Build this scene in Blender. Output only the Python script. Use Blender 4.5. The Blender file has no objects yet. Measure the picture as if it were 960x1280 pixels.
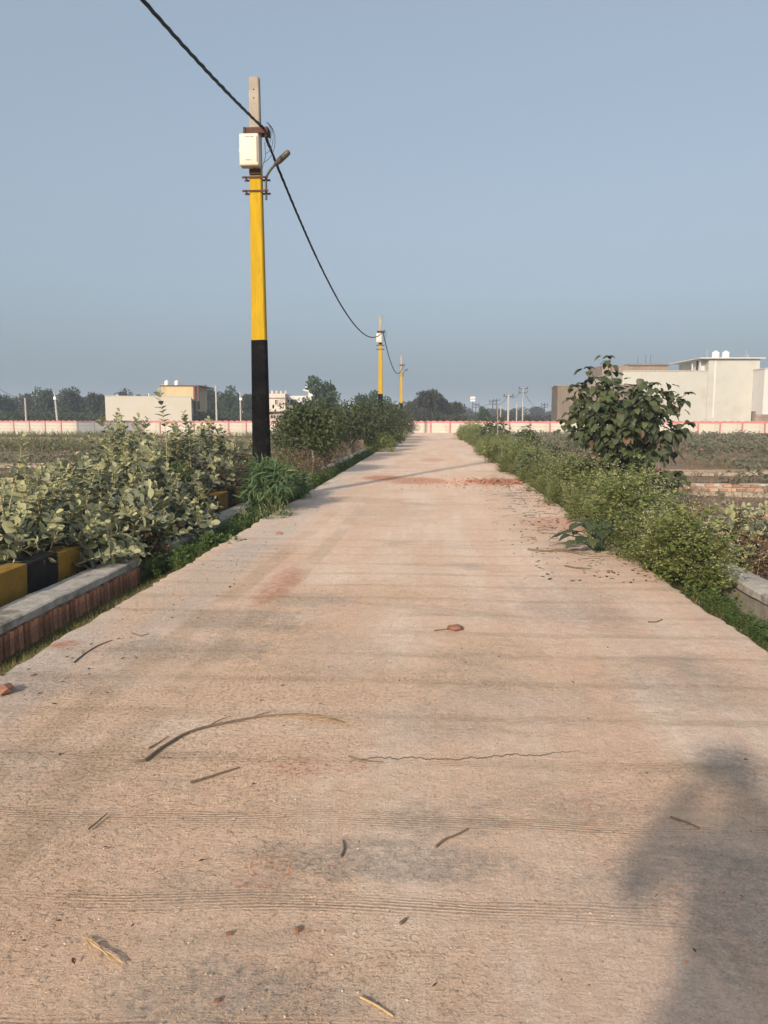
import bpy, bmesh, math, random
import numpy as np
from mathutils import Vector, Matrix, noise as mnoise

random.seed(7)
RNG = np.random.default_rng(11)
PI = math.pi
R = math.radians
C = bpy.context.scene.collection
scene = bpy.context.scene

# ------------------------------------------------------------------ camera
CAM_Z = 1.6
PITCH = R(7.0)
YAW = R(3.73)
cam_data = bpy.data.cameras.new('camera')
cam = bpy.data.objects.new('camera', cam_data)
C.objects.link(cam)
cam.location = (0, 0, CAM_Z)
cam.rotation_euler = (PI / 2 - PITCH, 0, YAW)
cam_data.sensor_fit = 'VERTICAL'
cam_data.angle_y = 2 * math.atan(640 / 960)
cam_data.clip_start = 0.05
cam_data.clip_end = 4000
scene.camera = cam

# ------------------------------------------------------------------ sky and sun
SUN_EL = R(23.2)
SHADOW_AZ = R(21.1)                     # shadows run this far right of the road's direction
world = bpy.data.worlds.new('World')
scene.world = world
world.use_nodes = True
wn, wl = world.node_tree.nodes, world.node_tree.links
wn.clear()
sky = wn.new('ShaderNodeTexSky')
sky.sky_type = 'NISHITA'
sky.sun_disc = False
sky.sun_elevation = SUN_EL
sky.sun_rotation = PI + SHADOW_AZ
sky.altitude = 0
sky.air_density = 1.0
sky.dust_density = 6.0
sky.ozone_density = 2.0
hsv = wn.new('ShaderNodeHueSaturation')
hsv.inputs['Saturation'].default_value = 0.62
hsv.inputs['Value'].default_value = 0.86
bg = wn.new('ShaderNodeBackground')
bg.inputs['Strength'].default_value = 0.115
wo = wn.new('ShaderNodeOutputWorld')
wl.new(sky.outputs[0], hsv.inputs['Color'])
veil = wn.new('ShaderNodeMix')           # pale even veil of a dusty winter sky
veil.data_type = 'RGBA'
veil.inputs[0].default_value = 0.58
veil.inputs[7].default_value = (1.50, 1.98, 2.46, 1)
wl.new(hsv.outputs[0], veil.inputs[6])
wl.new(veil.outputs[2], bg.inputs[0])
wl.new(bg.outputs[0], wo.inputs[0])

sun_data = bpy.data.lights.new('sun', 'SUN')
sun = bpy.data.objects.new('sun', sun_data)
C.objects.link(sun)
sun_data.energy = 2.25
sun_data.angle = R(2.0)
sun_data.color = (1.0, 0.86, 0.70)
sdir = Vector((math.sin(SHADOW_AZ) * math.cos(SUN_EL), math.cos(SHADOW_AZ) * math.cos(SUN_EL), -math.sin(SUN_EL)))
sun.rotation_euler = sdir.to_track_quat('-Z', 'Y').to_euler()

scene.view_settings.view_transform = 'Standard'
scene.view_settings.look = 'None'
scene.view_settings.exposure = 1.0
scene.view_settings.gamma = 1.0
scene.render.engine = 'CYCLES'
scene.cycles.max_bounces = 6
scene.cycles.diffuse_bounces = 3
scene.cycles.transparent_max_bounces = 8
scene.cycles.volume_bounces = 0
scene.cycles.use_denoising = True
scene.cycles.volume_step_rate = 8
scene.cycles.volume_max_steps = 64

# ------------------------------------------------------------------ geometry helpers
CAMROT = Matrix.Rotation(YAW, 3, 'Z') @ Matrix.Rotation(PI / 2 - PITCH, 3, 'X')


def ray(px, py):
    return (CAMROT @ Vector(((px - 480) / 960, -(py - 640) / 960, -1))).normalized()


def at(px, py, F):
    """world point seen in that direction at horizontal forward distance F"""
    d = ray(px, py)
    f = d.x * -math.sin(YAW) + d.y * math.cos(YAW)
    return Vector((0, 0, CAM_Z)) + d * (F / f)


def ground(px, py, z=0.0):
    d = ray(px, py)
    return Vector((0, 0, CAM_Z)) + d * ((z - CAM_Z) / d.z)


class Geo:
    def __init__(s):
        s.V, s.F, s.n = [], [], 0

    def add(s, V, F, mi=0, v=0.5):
        V = np.asarray(V, float).reshape(-1, 3)
        F = np.asarray(F, int)
        vv = np.broadcast_to(np.asarray(v, float), (len(F),))
        s.F.append((F + s.n, mi, vv))
        s.V.append(V)
        s.n += len(V)
        return s

    def add_geo(s, g, M=None):
        V = np.concatenate(g.V)
        if M is not None:
            A = np.array(M)
            V = V @ A[:3, :3].T + A[:3, 3]
        for F, mi, v in g.F:
            s.F.append((F + s.n, mi, v))
        s.V.append(V)
        s.n += len(V)
        return s

    def box(s, c, d, rz=0, mi=0, v=0.5, taper=1.0):
        x, y, z = d[0] / 2, d[1] / 2, d[2] / 2
        V = np.array([(-x, -y, -z), (x, -y, -z), (x, y, -z), (-x, y, -z),
                      (-x * taper, -y * taper, z), (x * taper, -y * taper, z), (x * taper, y * taper, z), (-x * taper, y * taper, z)])
        cs, sn = math.cos(rz), math.sin(rz)
        V = V @ np.array([[cs, sn, 0], [-sn, cs, 0], [0, 0, 1]]) + np.array(c)
        return s.add(V, [(0, 3, 2, 1), (4, 5, 6, 7), (0, 1, 5, 4), (1, 2, 6, 5), (2, 3, 7, 6), (3, 0, 4, 7)], mi, v)

    def bar(s, x0, x1, y0, y1, z0, z1, mi=0, v=0.5):
        return s.box(((x0 + x1) / 2, (y0 + y1) / 2, (z0 + z1) / 2), (x1 - x0, y1 - y0, z1 - z0), 0, mi, v)

    def tube(s, pts, rad, k=6, mi=0, v=0.5, cap=True):
        P = np.array([tuple(p) for p in pts], float)
        n = len(P)
        rad = np.broadcast_to(np.asarray(rad, float), (n,))
        T = np.gradient(P, axis=0)
        T /= np.linalg.norm(T, axis=1)[:, None] + 1e-12
        ref = np.array([0, 0, 1.0]) if abs(T[:, 2]).mean() < .8 else np.array([1.0, 0, 0])
        A = np.cross(T, ref)
        A /= np.linalg.norm(A, axis=1)[:, None] + 1e-12
        B = np.cross(T, A)
        an = np.arange(k) * 2 * PI / k
        V = (P[:, None] + rad[:, None, None] * (np.cos(an)[None, :, None] * A[:, None] + np.sin(an)[None, :, None] * B[:, None])).reshape(-1, 3)
        F = []
        for i in range(n - 1):
            for j in range(k):
                j2 = (j + 1) % k
                F.append((i * k + j, i * k + j2, (i + 1) * k + j2, (i + 1) * k + j))
        s.add(V, F, mi, v)
        if cap:
            for i, rev in ((0, 0), (n - 1, 1)):
                base = s.n
                f = list(range(k))
                if rev:
                    f = f[::-1]
                s.add(V[i * k:(i + 1) * k], [f], mi, v)
        return s

    def prism(s, prof, y0, y1, mi=0, v=0.5):
        """profile in x,z extruded along y"""
        n = len(prof)
        V = [(x, y0, z) for x, z in prof] + [(x, y1, z) for x, z in prof]
        s.add(V, [(i, (i + 1) % n, n + (i + 1) % n, n + i) for i in range(n)], mi, v)
        s.add(V[:n], [list(range(n))[::-1]], mi, v)
        s.add(V[n:], [list(range(n))], mi, v)
        return s

    def lathe(s, prof, k=16, c=(0, 0, 0), mi=0, v=0.5):
        n = len(prof)
        V = []
        for r, z in prof:
            for j in range(k):
                a = 2 * PI * j / k
                V.append((c[0] + r * math.cos(a), c[1] + r * math.sin(a), c[2] + z))
        F = [(i * k + j, i * k + (j + 1) % k, (i + 1) * k + (j + 1) % k, (i + 1) * k + j) for i in range(n - 1) for j in range(k)]
        s.add(V, F, mi, v)
        s.add(V[-k:], [list(range(k))], mi, v)
        s.add(V[:k], [list(range(k))[::-1]], mi, v)
        return s

    def mesh(s, name, mats, smooth=False):
        me = bpy.data.meshes.new(name)
        V = np.concatenate(s.V) if s.V else np.zeros((0, 3))
        loops, starts, tot, mis, vs = [], [], [], [], []
        st = 0
        for F, mi, v in s.F:
            m, k = F.shape
            loops.append(F.reshape(-1))
            starts.append(st + np.arange(m) * k)
            tot.append(np.full(m, k))
            mis.append(np.full(m, mi))
            vs.append(v)
            st += m * k
        loops = np.concatenate(loops); starts = np.concatenate(starts)
        mis = np.concatenate(mis); vs = np.concatenate(vs)
        me.vertices.add(len(V)); me.vertices.foreach_set('co', V.astype(np.float32).ravel())
        me.loops.add(len(loops)); me.loops.foreach_set('vertex_index', loops.astype(np.int32))
        me.polygons.add(len(starts))
        me.polygons.foreach_set('loop_start', starts.astype(np.int32))
        me.polygons.foreach_set('material_index', mis.astype(np.int32))
        me.polygons.foreach_set('use_smooth', np.full(len(starts), bool(smooth)))
        at_ = me.attributes.new('v', 'FLOAT', 'FACE')
        me.update(calc_edges=True)
        me.attributes['v'].data.foreach_set('value', vs.astype(np.float32))
        for m in (mats if isinstance(mats, (list, tuple)) else [mats]):
            me.materials.append(m)
        return me

    def obj(s, name, mats, parent=None, smooth=False):
        return link(name, s.mesh(name, mats, smooth), parent)


def link(name, data, parent=None):
    o = bpy.data.objects.new(name, data)
    C.objects.link(o)
    if parent is not None:
        o.parent = parent
    return o


def tag(o, label=None, cat=None, group=None, kind=None):
    if label: o['label'] = label
    if cat: o['category'] = cat
    if group: o['group'] = group
    if kind: o['kind'] = kind
    return o


def thing(name, loc, label, cat, group=None, rz=0, sc=1):
    o = link(name, None)
    o.location = loc
    o.rotation_euler = (0, 0, rz)
    o.scale = (sc, sc, sc)
    return tag(o, label, cat, group)


def copy_thing(src, loc, rz=0, sc=1, label=None, group=None):
    r = src.copy()
    C.objects.link(r)
    r.location = loc
    r.rotation_euler = (0, 0, rz)
    r.scale = (sc, sc, sc) if not isinstance(sc, tuple) else sc
    if label: r['label'] = label
    if group: r['group'] = group
    for ch in list(src.children):
        c = ch.copy(); C.objects.link(c); c.parent = r
        for g in list(ch.children):
            d = g.copy(); C.objects.link(d); d.parent = c
    return r


def bevelled_box(dx, dy, dz, b=0.01, seg=2, jitter=0.0, seed=0):
    bm = bmesh.new()
    bmesh.ops.create_cube(bm, size=1)
    bmesh.ops.scale(bm, vec=(dx, dy, dz), verts=bm.verts)
    bmesh.ops.bevel(bm, geom=bm.edges[:], offset=b, segments=seg, affect='EDGES', profile=.6)
    if jitter:
        for v in bm.verts:
            n = mnoise.noise_vector(v.co * 9 + Vector((seed, seed * 2, 0)))
            v.co += n * jitter
    bmesh.ops.translate(bm, vec=(0, 0, dz / 2), verts=bm.verts)
    return bm


def bm_mesh(bm, name, m, smooth=False):
    me = bpy.data.meshes.new(name)
    bm.to_mesh(me); bm.free()
    me.materials.append(m)
    me.polygons.foreach_set('use_smooth', np.full(len(me.polygons), bool(smooth)))
    return me


# leaf templates: x width, y length from the stalk, z normal ------------------
def leaf_tpl(w, rows, cup=0.1, droop=0.1, fold=0.15):
    """rows: list of (y, halfwidth)"""
    V, F = [(0, 0, 0)], []
    for y, hw in rows:
        z = -droop * y * y
        V += [(-hw * w, y, z + fold * hw * w + cup * y * 0), (0, y, z), (hw * w, y, z + fold * hw * w)]
    V.append((0, 1, -droop))
    n = len(rows)
    F += [(0, 2, 1), (0, 3, 2)]
    for i in range(n - 1):
        a = 1 + 3 * i; b = a + 3
        F += [(a, a + 1, b), (a + 1, b + 1, b), (a + 1, a + 2, b + 1), (a + 2, b + 2, b + 1)]
    a = 1 + 3 * (n - 1); t = len(V) - 1
    F += [(a, a + 1, t), (a + 1, a + 2, t)]
    return np.array(V, float), np.array(F)


TPL_OBOV = leaf_tpl(1.0, [(.1, .2), (.38, .30), (.68, .36), (.9, .24)], droop=.2, fold=.24)      # milkweed
TPL_HEART = leaf_tpl(1.0, [(.1, .34), (.35, .44), (.65, .32), (.85, .15)], droop=.3, fold=.25)
TPL_OVAL = leaf_tpl(1.0, [(.3, .22), (.65, .22)], droop=.2, fold=.25)
TPL_LANCE = leaf_tpl(1.0, [(.3, .07), (.7, .05)], droop=.45, fold=.4)
TPL_TRI = (np.array([(0, 0, 0), (-.28, .55, .03), (0, 1, -.1), (.28, .55, .03)], float), np.array([(0, 3, 2, 1)]))
TPL_BLADE = (np.array([(-.03, 0, 0), (.03, 0, 0), (.02, .55, -.04), (-.02, .55, -.04), (0, 1, -.25)], float), np.array([(0, 1, 2), (0, 2, 3), (3, 2, 4)]))
_lob = [(0, 0, 0), (-.1, .2, 0), (-.42, .3, .03), (-.12, .42, 0), (-.4, .62, .03), (-.1, .66, -.04), (0, 1, -.12),
        (.1, .66, -.04), (.4, .62, .03), (.12, .42, 0), (.42, .3, .03), (.1, .2, 0)]
TPL_LOBED = (np.array(_lob, float), np.array([(0, 11, 1), (1, 3, 2), (11, 10, 9), (1, 11, 9), (1, 9, 3), (3, 5, 4), (9, 8, 7), (3, 9, 7), (3, 7, 5), (5, 7, 6)]))


def unit(a):
    return a / (np.linalg.norm(a, axis=-1, keepdims=True) + 1e-12)


def frames(axis, normal):
    y = unit(axis)
    x = unit(np.cross(y, normal))
    z = np.cross(x, y)
    return np.stack([x, y, z], axis=-1)


def leaves(g, tpl, P, axis, normal, size, v=None, mi=0):
    V0, F0 = tpl
    n = len(P)
    if n == 0: return g
    M = frames(axis, normal)
    size = np.broadcast_to(np.asarray(size, float), (n,))
    V = np.einsum('nij,kj->nki', M, V0) * size[:, None, None] + P[:, None]
    F = (F0[None] + (np.arange(n) * len(V0))[:, None, None]).reshape(-1, F0.shape[1])
    if v is None: v = RNG.random(n)
    vv = np.repeat(np.broadcast_to(v, (n,)), len(F0))
    return g.add(V.reshape(-1, 3), F, mi, vv)


def rdir(n, zmin=-1, zmax=1):
    z = RNG.uniform(zmin, zmax, n); a = RNG.uniform(0, 2 * PI, n)
    r = np.sqrt(1 - z * z)
    return np.stack([r * np.cos(a), r * np.sin(a), z], -1)


# ------------------------------------------------------------------ materials
class NT:
    def __init__(s, name):
        s.m = bpy.data.materials.new(name)
        s.m.use_nodes = True
        s.t = s.m.node_tree
        s.t.nodes.clear()
        s.out = s.t.nodes.new('ShaderNodeOutputMaterial')

    def n(s, typ, ins=None, **props):
        nd = s.t.nodes.new('ShaderNode' + typ)
        for k, v in props.items():
            setattr(nd, k, v)
        for k, v in (ins or {}).items():
            sock = nd.inputs[k]
            if hasattr(v, 'is_linked'):
                s.t.links.new(v, sock)
            elif hasattr(v, 'outputs'):
                s.t.links.new(v.outputs[0], sock)
            else:
                sock.default_value = v
        return nd

    def co(s, scale=(1, 1, 1), rot=(0, 0, 0), loc=(0, 0, 0), src='Object'):
        tc = s.n('TexCoord')
        return s.n('Mapping', {'Vector': tc.outputs[src], 'Scale': scale, 'Rotation': rot, 'Location': loc}).outputs[0]

    def noise(s, vec, scale, detail=4, rough=.55, dist=0):
        return s.n('TexNoise', {'Vector': vec, 'Scale': scale, 'Detail': detail, 'Roughness': rough, 'Distortion': dist}).outputs[0]

    def ramp(s, fac, lo, hi, a=0.0, b=1.0):
        return s.n('MapRange', {'Value': fac, 'From Min': lo, 'From Max': hi, 'To Min': a, 'To Max': b}, interpolation_type='SMOOTHSTEP').outputs[0]

    def mix(s, fac, a, b, mode='MIX'):
        nd = s.n('Mix', data_type='RGBA', blend_type=mode)
        for i, v in ((0, fac), (6, a), (7, b)):
            sock = nd.inputs[i]
            if hasattr(v, 'is_linked'): s.t.links.new(v, sock)
            elif isinstance(v, (int, float)): sock.default_value = v
            else: sock.default_value = (*v, 1)
        return nd.outputs[2]

    def math(s, op, a, b=0.0, clamp=False):
        return s.n('Math', {0: a, 1: b}, operation=op, use_clamp=clamp).outputs[0]

    def bump(s, h, dist, strength=1.0, normal=None):
        ins = {'Height': h, 'Distance': dist, 'Strength': strength}
        if normal is not None: ins['Normal'] = normal
        return s.n('Bump', ins).outputs[0]

    def done(s, col, rough=.8, normal=None, metal=0, spec=.3, transl=None):
        ins = {'Roughness': rough, 'Metallic': metal, 'Specular IOR Level': spec}
        p = s.n('BsdfPrincipled', ins)
        if hasattr(col, 'is_linked'): s.t.links.new(col, p.inputs['Base Color'])
        else: p.inputs['Base Color'].default_value = (*col, 1)
        if normal is not None: s.t.links.new(normal, p.inputs['Normal'])
        sh = p.outputs[0]
        if transl:
            tr = s.n('BsdfTranslucent')
            if hasattr(col, 'is_linked'): s.t.links.new(col, tr.inputs[0])
            else: tr.inputs[0].default_value = (*col, 1)
            sh = s.n('MixShader', {0: transl, 1: sh, 2: tr.outputs[0]}).outputs[0]
        s.t.links.new(sh, s.out.inputs[0])
        return s.m


def mat_leaf(name, dark, light, odd=None, odd_at=.9, rough=.55, transl=.25, spec=.3):
    t = NT(name)
    v = t.n('Attribute', attribute_name='v').outputs['Fac']
    oi = t.n('ObjectInfo').outputs['Random']
    f = t.math('ADD', t.math('MULTIPLY', v, .75), t.math('MULTIPLY', oi, .25))
    col = t.mix(f, dark, light)
    if odd:
        col = t.mix(t.ramp(v, odd_at - .02, odd_at + .02), col, odd)
    no = t.noise(t.co(), 30, 2)
    col = t.mix(.35, col, t.mix(no, (.45, .45, .45), (1, 1, 1)), 'MULTIPLY')
    return t.done(col, rough, None, 0, spec, transl)


def mat_rough(name, a, b, scale=3, rough=.85, bump=.004, bscale=60, stain=None, stain_scale=.8, spec=.3, metal=0, vmix=0):
    t = NT(name)
    c = t.co()
    f = t.ramp(t.noise(c, scale, 6, .6), .3, .7)
    col = t.mix(f, a, b)
    if stain:
        col = t.mix(t.ramp(t.noise(t.co(loc=(7, 3, 1)), stain_scale, 5, .65), .52, .68), col, stain)
    if vmix:
        v = t.n('Attribute', attribute_name='v').outputs['Fac']
        col = t.mix(vmix, col, t.mix(v, (.4, .4, .4), (1.3, 1.3, 1.3)), 'MULTIPLY')
    nrm = t.bump(t.noise(c, bscale, 5, .7), bump)
    return t.done(col, rough, nrm, metal, spec)


def mat_road():
    t = NT('road_concrete')
    c = t.co()
    sep = t.n('SeparateXYZ', {0: c})
    X, Y = sep.outputs[0], sep.outputs[1]
    long = t.co(scale=(1, .18, 1))
    wide = t.co(scale=(.3, 1, 1))
    base = t.mix(t.ramp(t.noise(long, 1.1, 6, .62), .38, .60), (.86, .675, .54), (.80, .58, .435))
    # loose tan dirt lies thickest on the near left half, thinner with distance
    dn = t.noise(t.co(loc=(3, 9, 0)), .9, 7, .65, .6)
    dirt_x = t.ramp(X, -2.2, 1.0, 1.1, .35)
    dirt_y = t.ramp(Y, 2.5, 12, .85, .25)
    dirt = t.math('MULTIPLY', dirt_x, dirt_y)
    dmask = t.ramp(t.math('ADD', dn, t.math('MULTIPLY', dirt, .35)), .52, .82)
    col = t.mix(dmask, base, (.78, .55, .38))
    # bare pale concrete
    bare = t.ramp(t.noise(t.co(scale=(.55, 1, 1), loc=(1, 5, 0)), .9, 6, .6, .3), .56, .70)
    col = t.mix(t.math('MULTIPLY', bare, .65), col, (.84, .70, .57))
    # dark grey damp/oil patches
    dk = t.ramp(t.noise(t.co(scale=(.6, 1.5, 1), loc=(11, 2, 0)), .8, 9, .74, .8), .52, .66)
    col = t.mix(t.math('MULTIPLY', dk, .5), col, (.40, .325, .26))
    # left edge strip washed to grey
    le = t.math('MULTIPLY', t.ramp(X, -1.5, -2.35), t.ramp(t.noise(long, 2, 5, .6), .3, .6))
    col = t.mix(t.math('MULTIPLY', le, .7), col, (.60, .54, .485))
    lg = t.ramp(t.noise(t.co(scale=(1.6, .07, 1), loc=(2, 1, 0)), 1.6, 6, .65), .44, .60)
    col = t.mix(t.math('MULTIPLY', lg, .35), col, (.78, .50, .36))
    st = t.ramp(t.noise(t.co(scale=(.35, 2.2, 1), loc=(5, 7, 0)), 1.6, 8, .7, .5), .50, .66)
    col = t.mix(t.math('MULTIPLY', t.math('MULTIPLY', st, .28), t.ramp(Y, 14, 6, .4, 1.0)), col, (.52, .39, .285))
    # wheel tracks: smoother, a touch redder
    for cx, w in ((-1.1, .5), (.75, .42)):
        d = t.math('ABSOLUTE', t.math('SUBTRACT', t.math('ADD', X, t.math('MULTIPLY', t.noise(t.co(scale=(.2, .2, 1)), .5, 2), .5)), cx + .25))
        tr = t.math('MULTIPLY', t.ramp(d, w, w * .2), t.ramp(t.noise(long, 3, 5, .7), .3, .75))
        col = t.mix(t.math('MULTIPLY', tr, .55), col, (.80, .53, .37))
    # tyre tracks curving in from the lower left, pressed into the dirt
    tread_h = 0.0
    for off in (0.0, -.42):
        g1_, g2_ = ground(110, 960), ground(430, 660)
        u = t.n('MapRange', {'Value': Y, 'From Min': g1_.y, 'From Max': g2_.y, 'To Min': 0.0, 'To Max': 1.0}).outputs[0]
        xc = t.math('ADD', g1_.x + off, t.math('MULTIPLY', t.math('POWER', u, .55), g2_.x - g1_.x))
        d = t.math('ABSOLUTE', t.math('SUBTRACT', X, xc))
        m = t.math('MULTIPLY', t.ramp(d, .13, .07), t.ramp(t.noise(t.co(loc=(off, 0, 0)), 1.3, 4, .6), .38, .55))
        m = t.math('MULTIPLY', m, t.ramp(Y, 18, 6))
        trd = t.math('SINE', t.math('ADD', t.math('MULTIPLY', Y, 2 * PI / .030), t.math('ADD', t.math('MULTIPLY', d, 60), t.math('MULTIPLY', t.noise(c, 9, 4, .7), 7))))
        trd = t.math('MULTIPLY', trd, t.ramp(t.noise(t.co(loc=(2, off, 7)), 11, 4, .7), .45, .62))
        tread_h = t.math('ADD', tread_h, t.math('MULTIPLY', trd, m))
        col = t.mix(t.math('MULTIPLY', m, .5), col, (.56, .39, .265))
        col = t.mix(t.math('MULTIPLY', t.math('MULTIPLY', m, t.ramp(trd, .2, -.6)), .25), col, (.38, .27, .19))
    # grey worn and damp patches
    gn = t.noise(t.co(loc=(6, 6, 2)), 2.6, 9, .78, .4)
    gg = t.ramp(t.noise(t.co(loc=(1, 9, 2)), 24, 8, .9), .44, .56, .25, 1.0)
    for (px, py, rx, ry, k) in ((215, 812, .55, .30, .9), (310, 775, .50, .35, .9), (395, 750, .32, .3, .8), (60, 850, .5, .25, .7), (470, 1075, .38, .13, 1.0), (560, 1025, .2, .12, .8),
                                (230, 1235, .25, .14, .9), (370, 1240, .2, .1, .7), (900, 1130, .4, .3, .8), (880, 860, .6, .4, .55), (600, 850, .3, .35, .4),
                                (540, 905, .35, .25, .5), (300, 1110, .3, .1, .6), (640, 880, .5, .35, .4), (420, 820, .4, .5, .4), (700, 745, .5, .7, .45),
                                (490, 640, .7, 1.4, .35), (450, 625, .9, .5, .5), (690, 765, .6, .35, .4), (735, 1010, .25, .1, .6), (940, 960, .2, .2, .8)):
        g = ground(px, py)
        dx = t.math('DIVIDE', t.math('SUBTRACT', X, g.x), rx)
        dy = t.math('DIVIDE', t.math('SUBTRACT', Y, g.y), ry)
        r2 = t.math('ADD', t.math('MULTIPLY', dx, dx), t.math('MULTIPLY', dy, dy))
        m = t.math('MULTIPLY', t.ramp(t.math('SUBTRACT', r2, t.math('MULTIPLY', t.math('SUBTRACT', gn, .5), 9.0)), 1.9, .2), .8 * k, True)
        col = t.mix(t.math('MULTIPLY', m, gg), col, (.37, .315, .265))
    # red brick dust
    rn = t.noise(c, 7, 9, .85)
    rg = t.ramp(t.noise(t.co(loc=(3, 1, 2)), 13, 8, .85), .42, .56, .3, 1.0)
    for (px, py, rx, ry, k) in ((478, 597, .55, .9, 1), (520, 601, .75, 1.1, .75), (622, 602, .8, 1.0, 1.1), (350, 730, .16, .9, .55),
                                (385, 958, .2, .1, .8), (455, 958, .1, .06, .8), (330, 1090, .12, .16, .6), (375, 1163, .04, .03, .5), (287, 1168, .03, .02, .5),
                                (273, 1252, .03, .02, .5), (540, 575, .5, 1.5, .5), (575, 548, .8, 4, .5), (640, 565, .6, 3.0, .5), (745, 1000, .3, .15, .35),
                                (700, 655, .45, .9, .6), (80, 805, .12, .1, .7), (905, 1000, .2, .15, .3)):
        g = ground(px, py)
        dx = t.math('DIVIDE', t.math('SUBTRACT', X, g.x), rx)
        dy = t.math('DIVIDE', t.math('SUBTRACT', Y, g.y), ry)
        r2 = t.math('ADD', t.math('MULTIPLY', dx, dx), t.math('MULTIPLY', dy, dy))
        m = t.math('MULTIPLY', t.ramp(t.math('SUBTRACT', r2, t.math('MULTIPLY', t.math('SUBTRACT', rn, .5), 6.0)), 1.4, .3), 1.15 * k, True)
        m = t.math('MULTIPLY', m, rg if py < 900 else t.ramp(t.noise(t.co(loc=(9, 1, 2)), 30, 6, .8), .50, .60, .08, .9))
        col = t.mix(m, col, (.50, .17, .085))
    sp = t.ramp(t.noise(t.co(loc=(2, 2, 2)), 26, 3, .8), .66, .74)
    col = t.mix(t.math('MULTIPLY', sp, .5), col, (.42, .17, .09))
    # tine marks in bands across the road
    bandn = t.noise(t.co(scale=(.02, 1, 1)), 1, 2)
    yb = t.math('ADD', Y, t.math('MULTIPLY', t.noise(t.co(scale=(.5, .2, 1)), .8, 2), .22))
    band = t.ramp(t.math('ABSOLUTE', t.math('SUBTRACT', t.math('FRACT', t.math('DIVIDE', yb, .545)), .5)), .15, .05)
    band = t.math('MULTIPLY', band, t.ramp(t.noise(t.co(scale=(.35, .8, 1), loc=(4, 1, 0)), 1.2, 3), .33, .50))
    band = t.math('MULTIPLY', band, t.ramp(Y, 16, 6, .15, 1.0))
    lines = t.math('SINE', t.math('MULTIPLY', t.math('ADD', yb, t.math('MULTIPLY', t.noise(wide, 5, 4, .7), .045)), 2 * PI / .0165))
    lines = t.math('MULTIPLY', lines, t.math('MULTIPLY', band, t.ramp(t.noise(t.co(scale=(.5, 6, 1)), 3, 5, .7), .35, .6, .15, 1)))
    col = t.mix(t.math('MULTIPLY', t.ramp(lines, .1, -1), .5), col, (.30, .21, .14))
    col = t.mix(t.math('MULTIPLY', band, .12), col, (.50, .34, .22))
    # fine mottling
    pit = t.ramp(t.noise(t.co(loc=(5, 5, 1)), 60, 5, .85), .60, .68)
    col = t.mix(t.math('MULTIPLY', pit, .8), col, (.33, .24, .17))
    gritn = t.ramp(t.noise(t.co(loc=(1, 8, 1)), 150, 3, .8), .62, .70)
    col = t.mix(t.math('MULTIPLY', gritn, .5), col, (.92, .80, .68))
    # thin pale cement trowel lines
    tl = t.noise(t.co(scale=(1, 1.6, 1), loc=(4, 2, 8)), 1.1, 3, .5, 1.6)
    tl = t.ramp(t.math('ABSOLUTE', t.math('SUBTRACT', t.math('FRACT', t.math('MULTIPLY', tl, 9.0)), .5)), .035, .0)
    tl = t.math('MULTIPLY', tl, t.ramp(t.noise(t.co(loc=(7, 7, 2)), 1.7, 4, .6), .52, .62))
    col = t.mix(t.math('MULTIPLY', tl, .35), col, (.88, .74, .60))
    col = t.mix(.55, col, t.mix(t.ramp(t.noise(c, 14, 8, .75), .3, .7), (.80, .78, .76), (1.10, 1.10, 1.10)), 'MULTIPLY')
    col = t.mix(.40, col, t.mix(t.ramp(t.noise(c, 110, 4, .8), .3, .7), (.60, .55, .50), (1.42, 1.40, 1.38)), 'MULTIPLY')
    # cracks
    wob = t.math('MULTIPLY', t.math('SUBTRACT', t.noise(t.co(scale=(1, .01, 1)), 2.2, 7, .7), .5), .35)
    g1, g2 = ground(440, 950), ground(690, 942)
    slope = (g2.y - g1.y) / (g2.x - g1.x)
    ly = t.math('ADD', t.math('ADD', t.math('MULTIPLY', t.math('SUBTRACT', X, g1.x), slope), g1.y), wob)
    cr = t.math('MULTIPLY', t.ramp(t.math('ABSOLUTE', t.math('SUBTRACT', Y, ly)), .008, .002),
                t.math('MULTIPLY', t.ramp(X, g1.x - .05, g1.x + .05), t.ramp(X, g2.x + .3, g2.x - .1)))
    vo = t.n('TexVoronoi', {'Vector': t.n('Mix', {0: .12, 4: c, 5: t.n('TexNoise', {'Vector': c, 'Scale': 2.5, 'Detail': 6}).outputs[1]}, data_type='VECTOR').outputs[1], 'Scale': .55}, feature='DISTANCE_TO_EDGE').outputs[0]
    cr2 = t.math('MULTIPLY', t.ramp(vo, .0045, .001), t.ramp(t.noise(t.co(loc=(8, 8, 8)), .6, 2), .55, .6))
    crk = cr
    col = t.mix(t.math('MULTIPLY', crk, .75), col, (.14, .10, .075))
    # relief
    trowel = t.noise(t.co(scale=(1, 5, 1), rot=(0, 0, .7)), 9, 5, .7, 1.0)
    trowel2 = t.noise(t.co(scale=(6, 1, 1), rot=(0, 0, .35)), 7, 5, .7, 1.0)
    h = t.math('ADD', t.math('MULTIPLY', t.noise(c, 22, 8, .75), .8), t.math('MULTIPLY', t.math('ADD', trowel, trowel2), .45))
    clod = t.math('MULTIPLY', t.ramp(t.noise(c, 45, 3, .6), .52, .7), dmask)
    h = t.math('ADD', h, t.math('MULTIPLY', clod, .6))
    h = t.math('ADD', h, t.math('MULTIPLY', pit, -.25))
    h = t.math('ADD', h, t.math('MULTIPLY', tl, .2))
    nrm = t.bump(h, .019, 1)
    nrm = t.bump(lines, .0020, 1, nrm)
    nrm = t.bump(tread_h, .0016, .8, nrm)
    nrm = t.bump(t.noise(c, 150, 4, .85), .0036, 1, nrm)
    nrm = t.bump(t.math('SUBTRACT', 1.0, crk), .01, 1, nrm)
    return t.done(col, .92, nrm, 0, .12)


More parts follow.
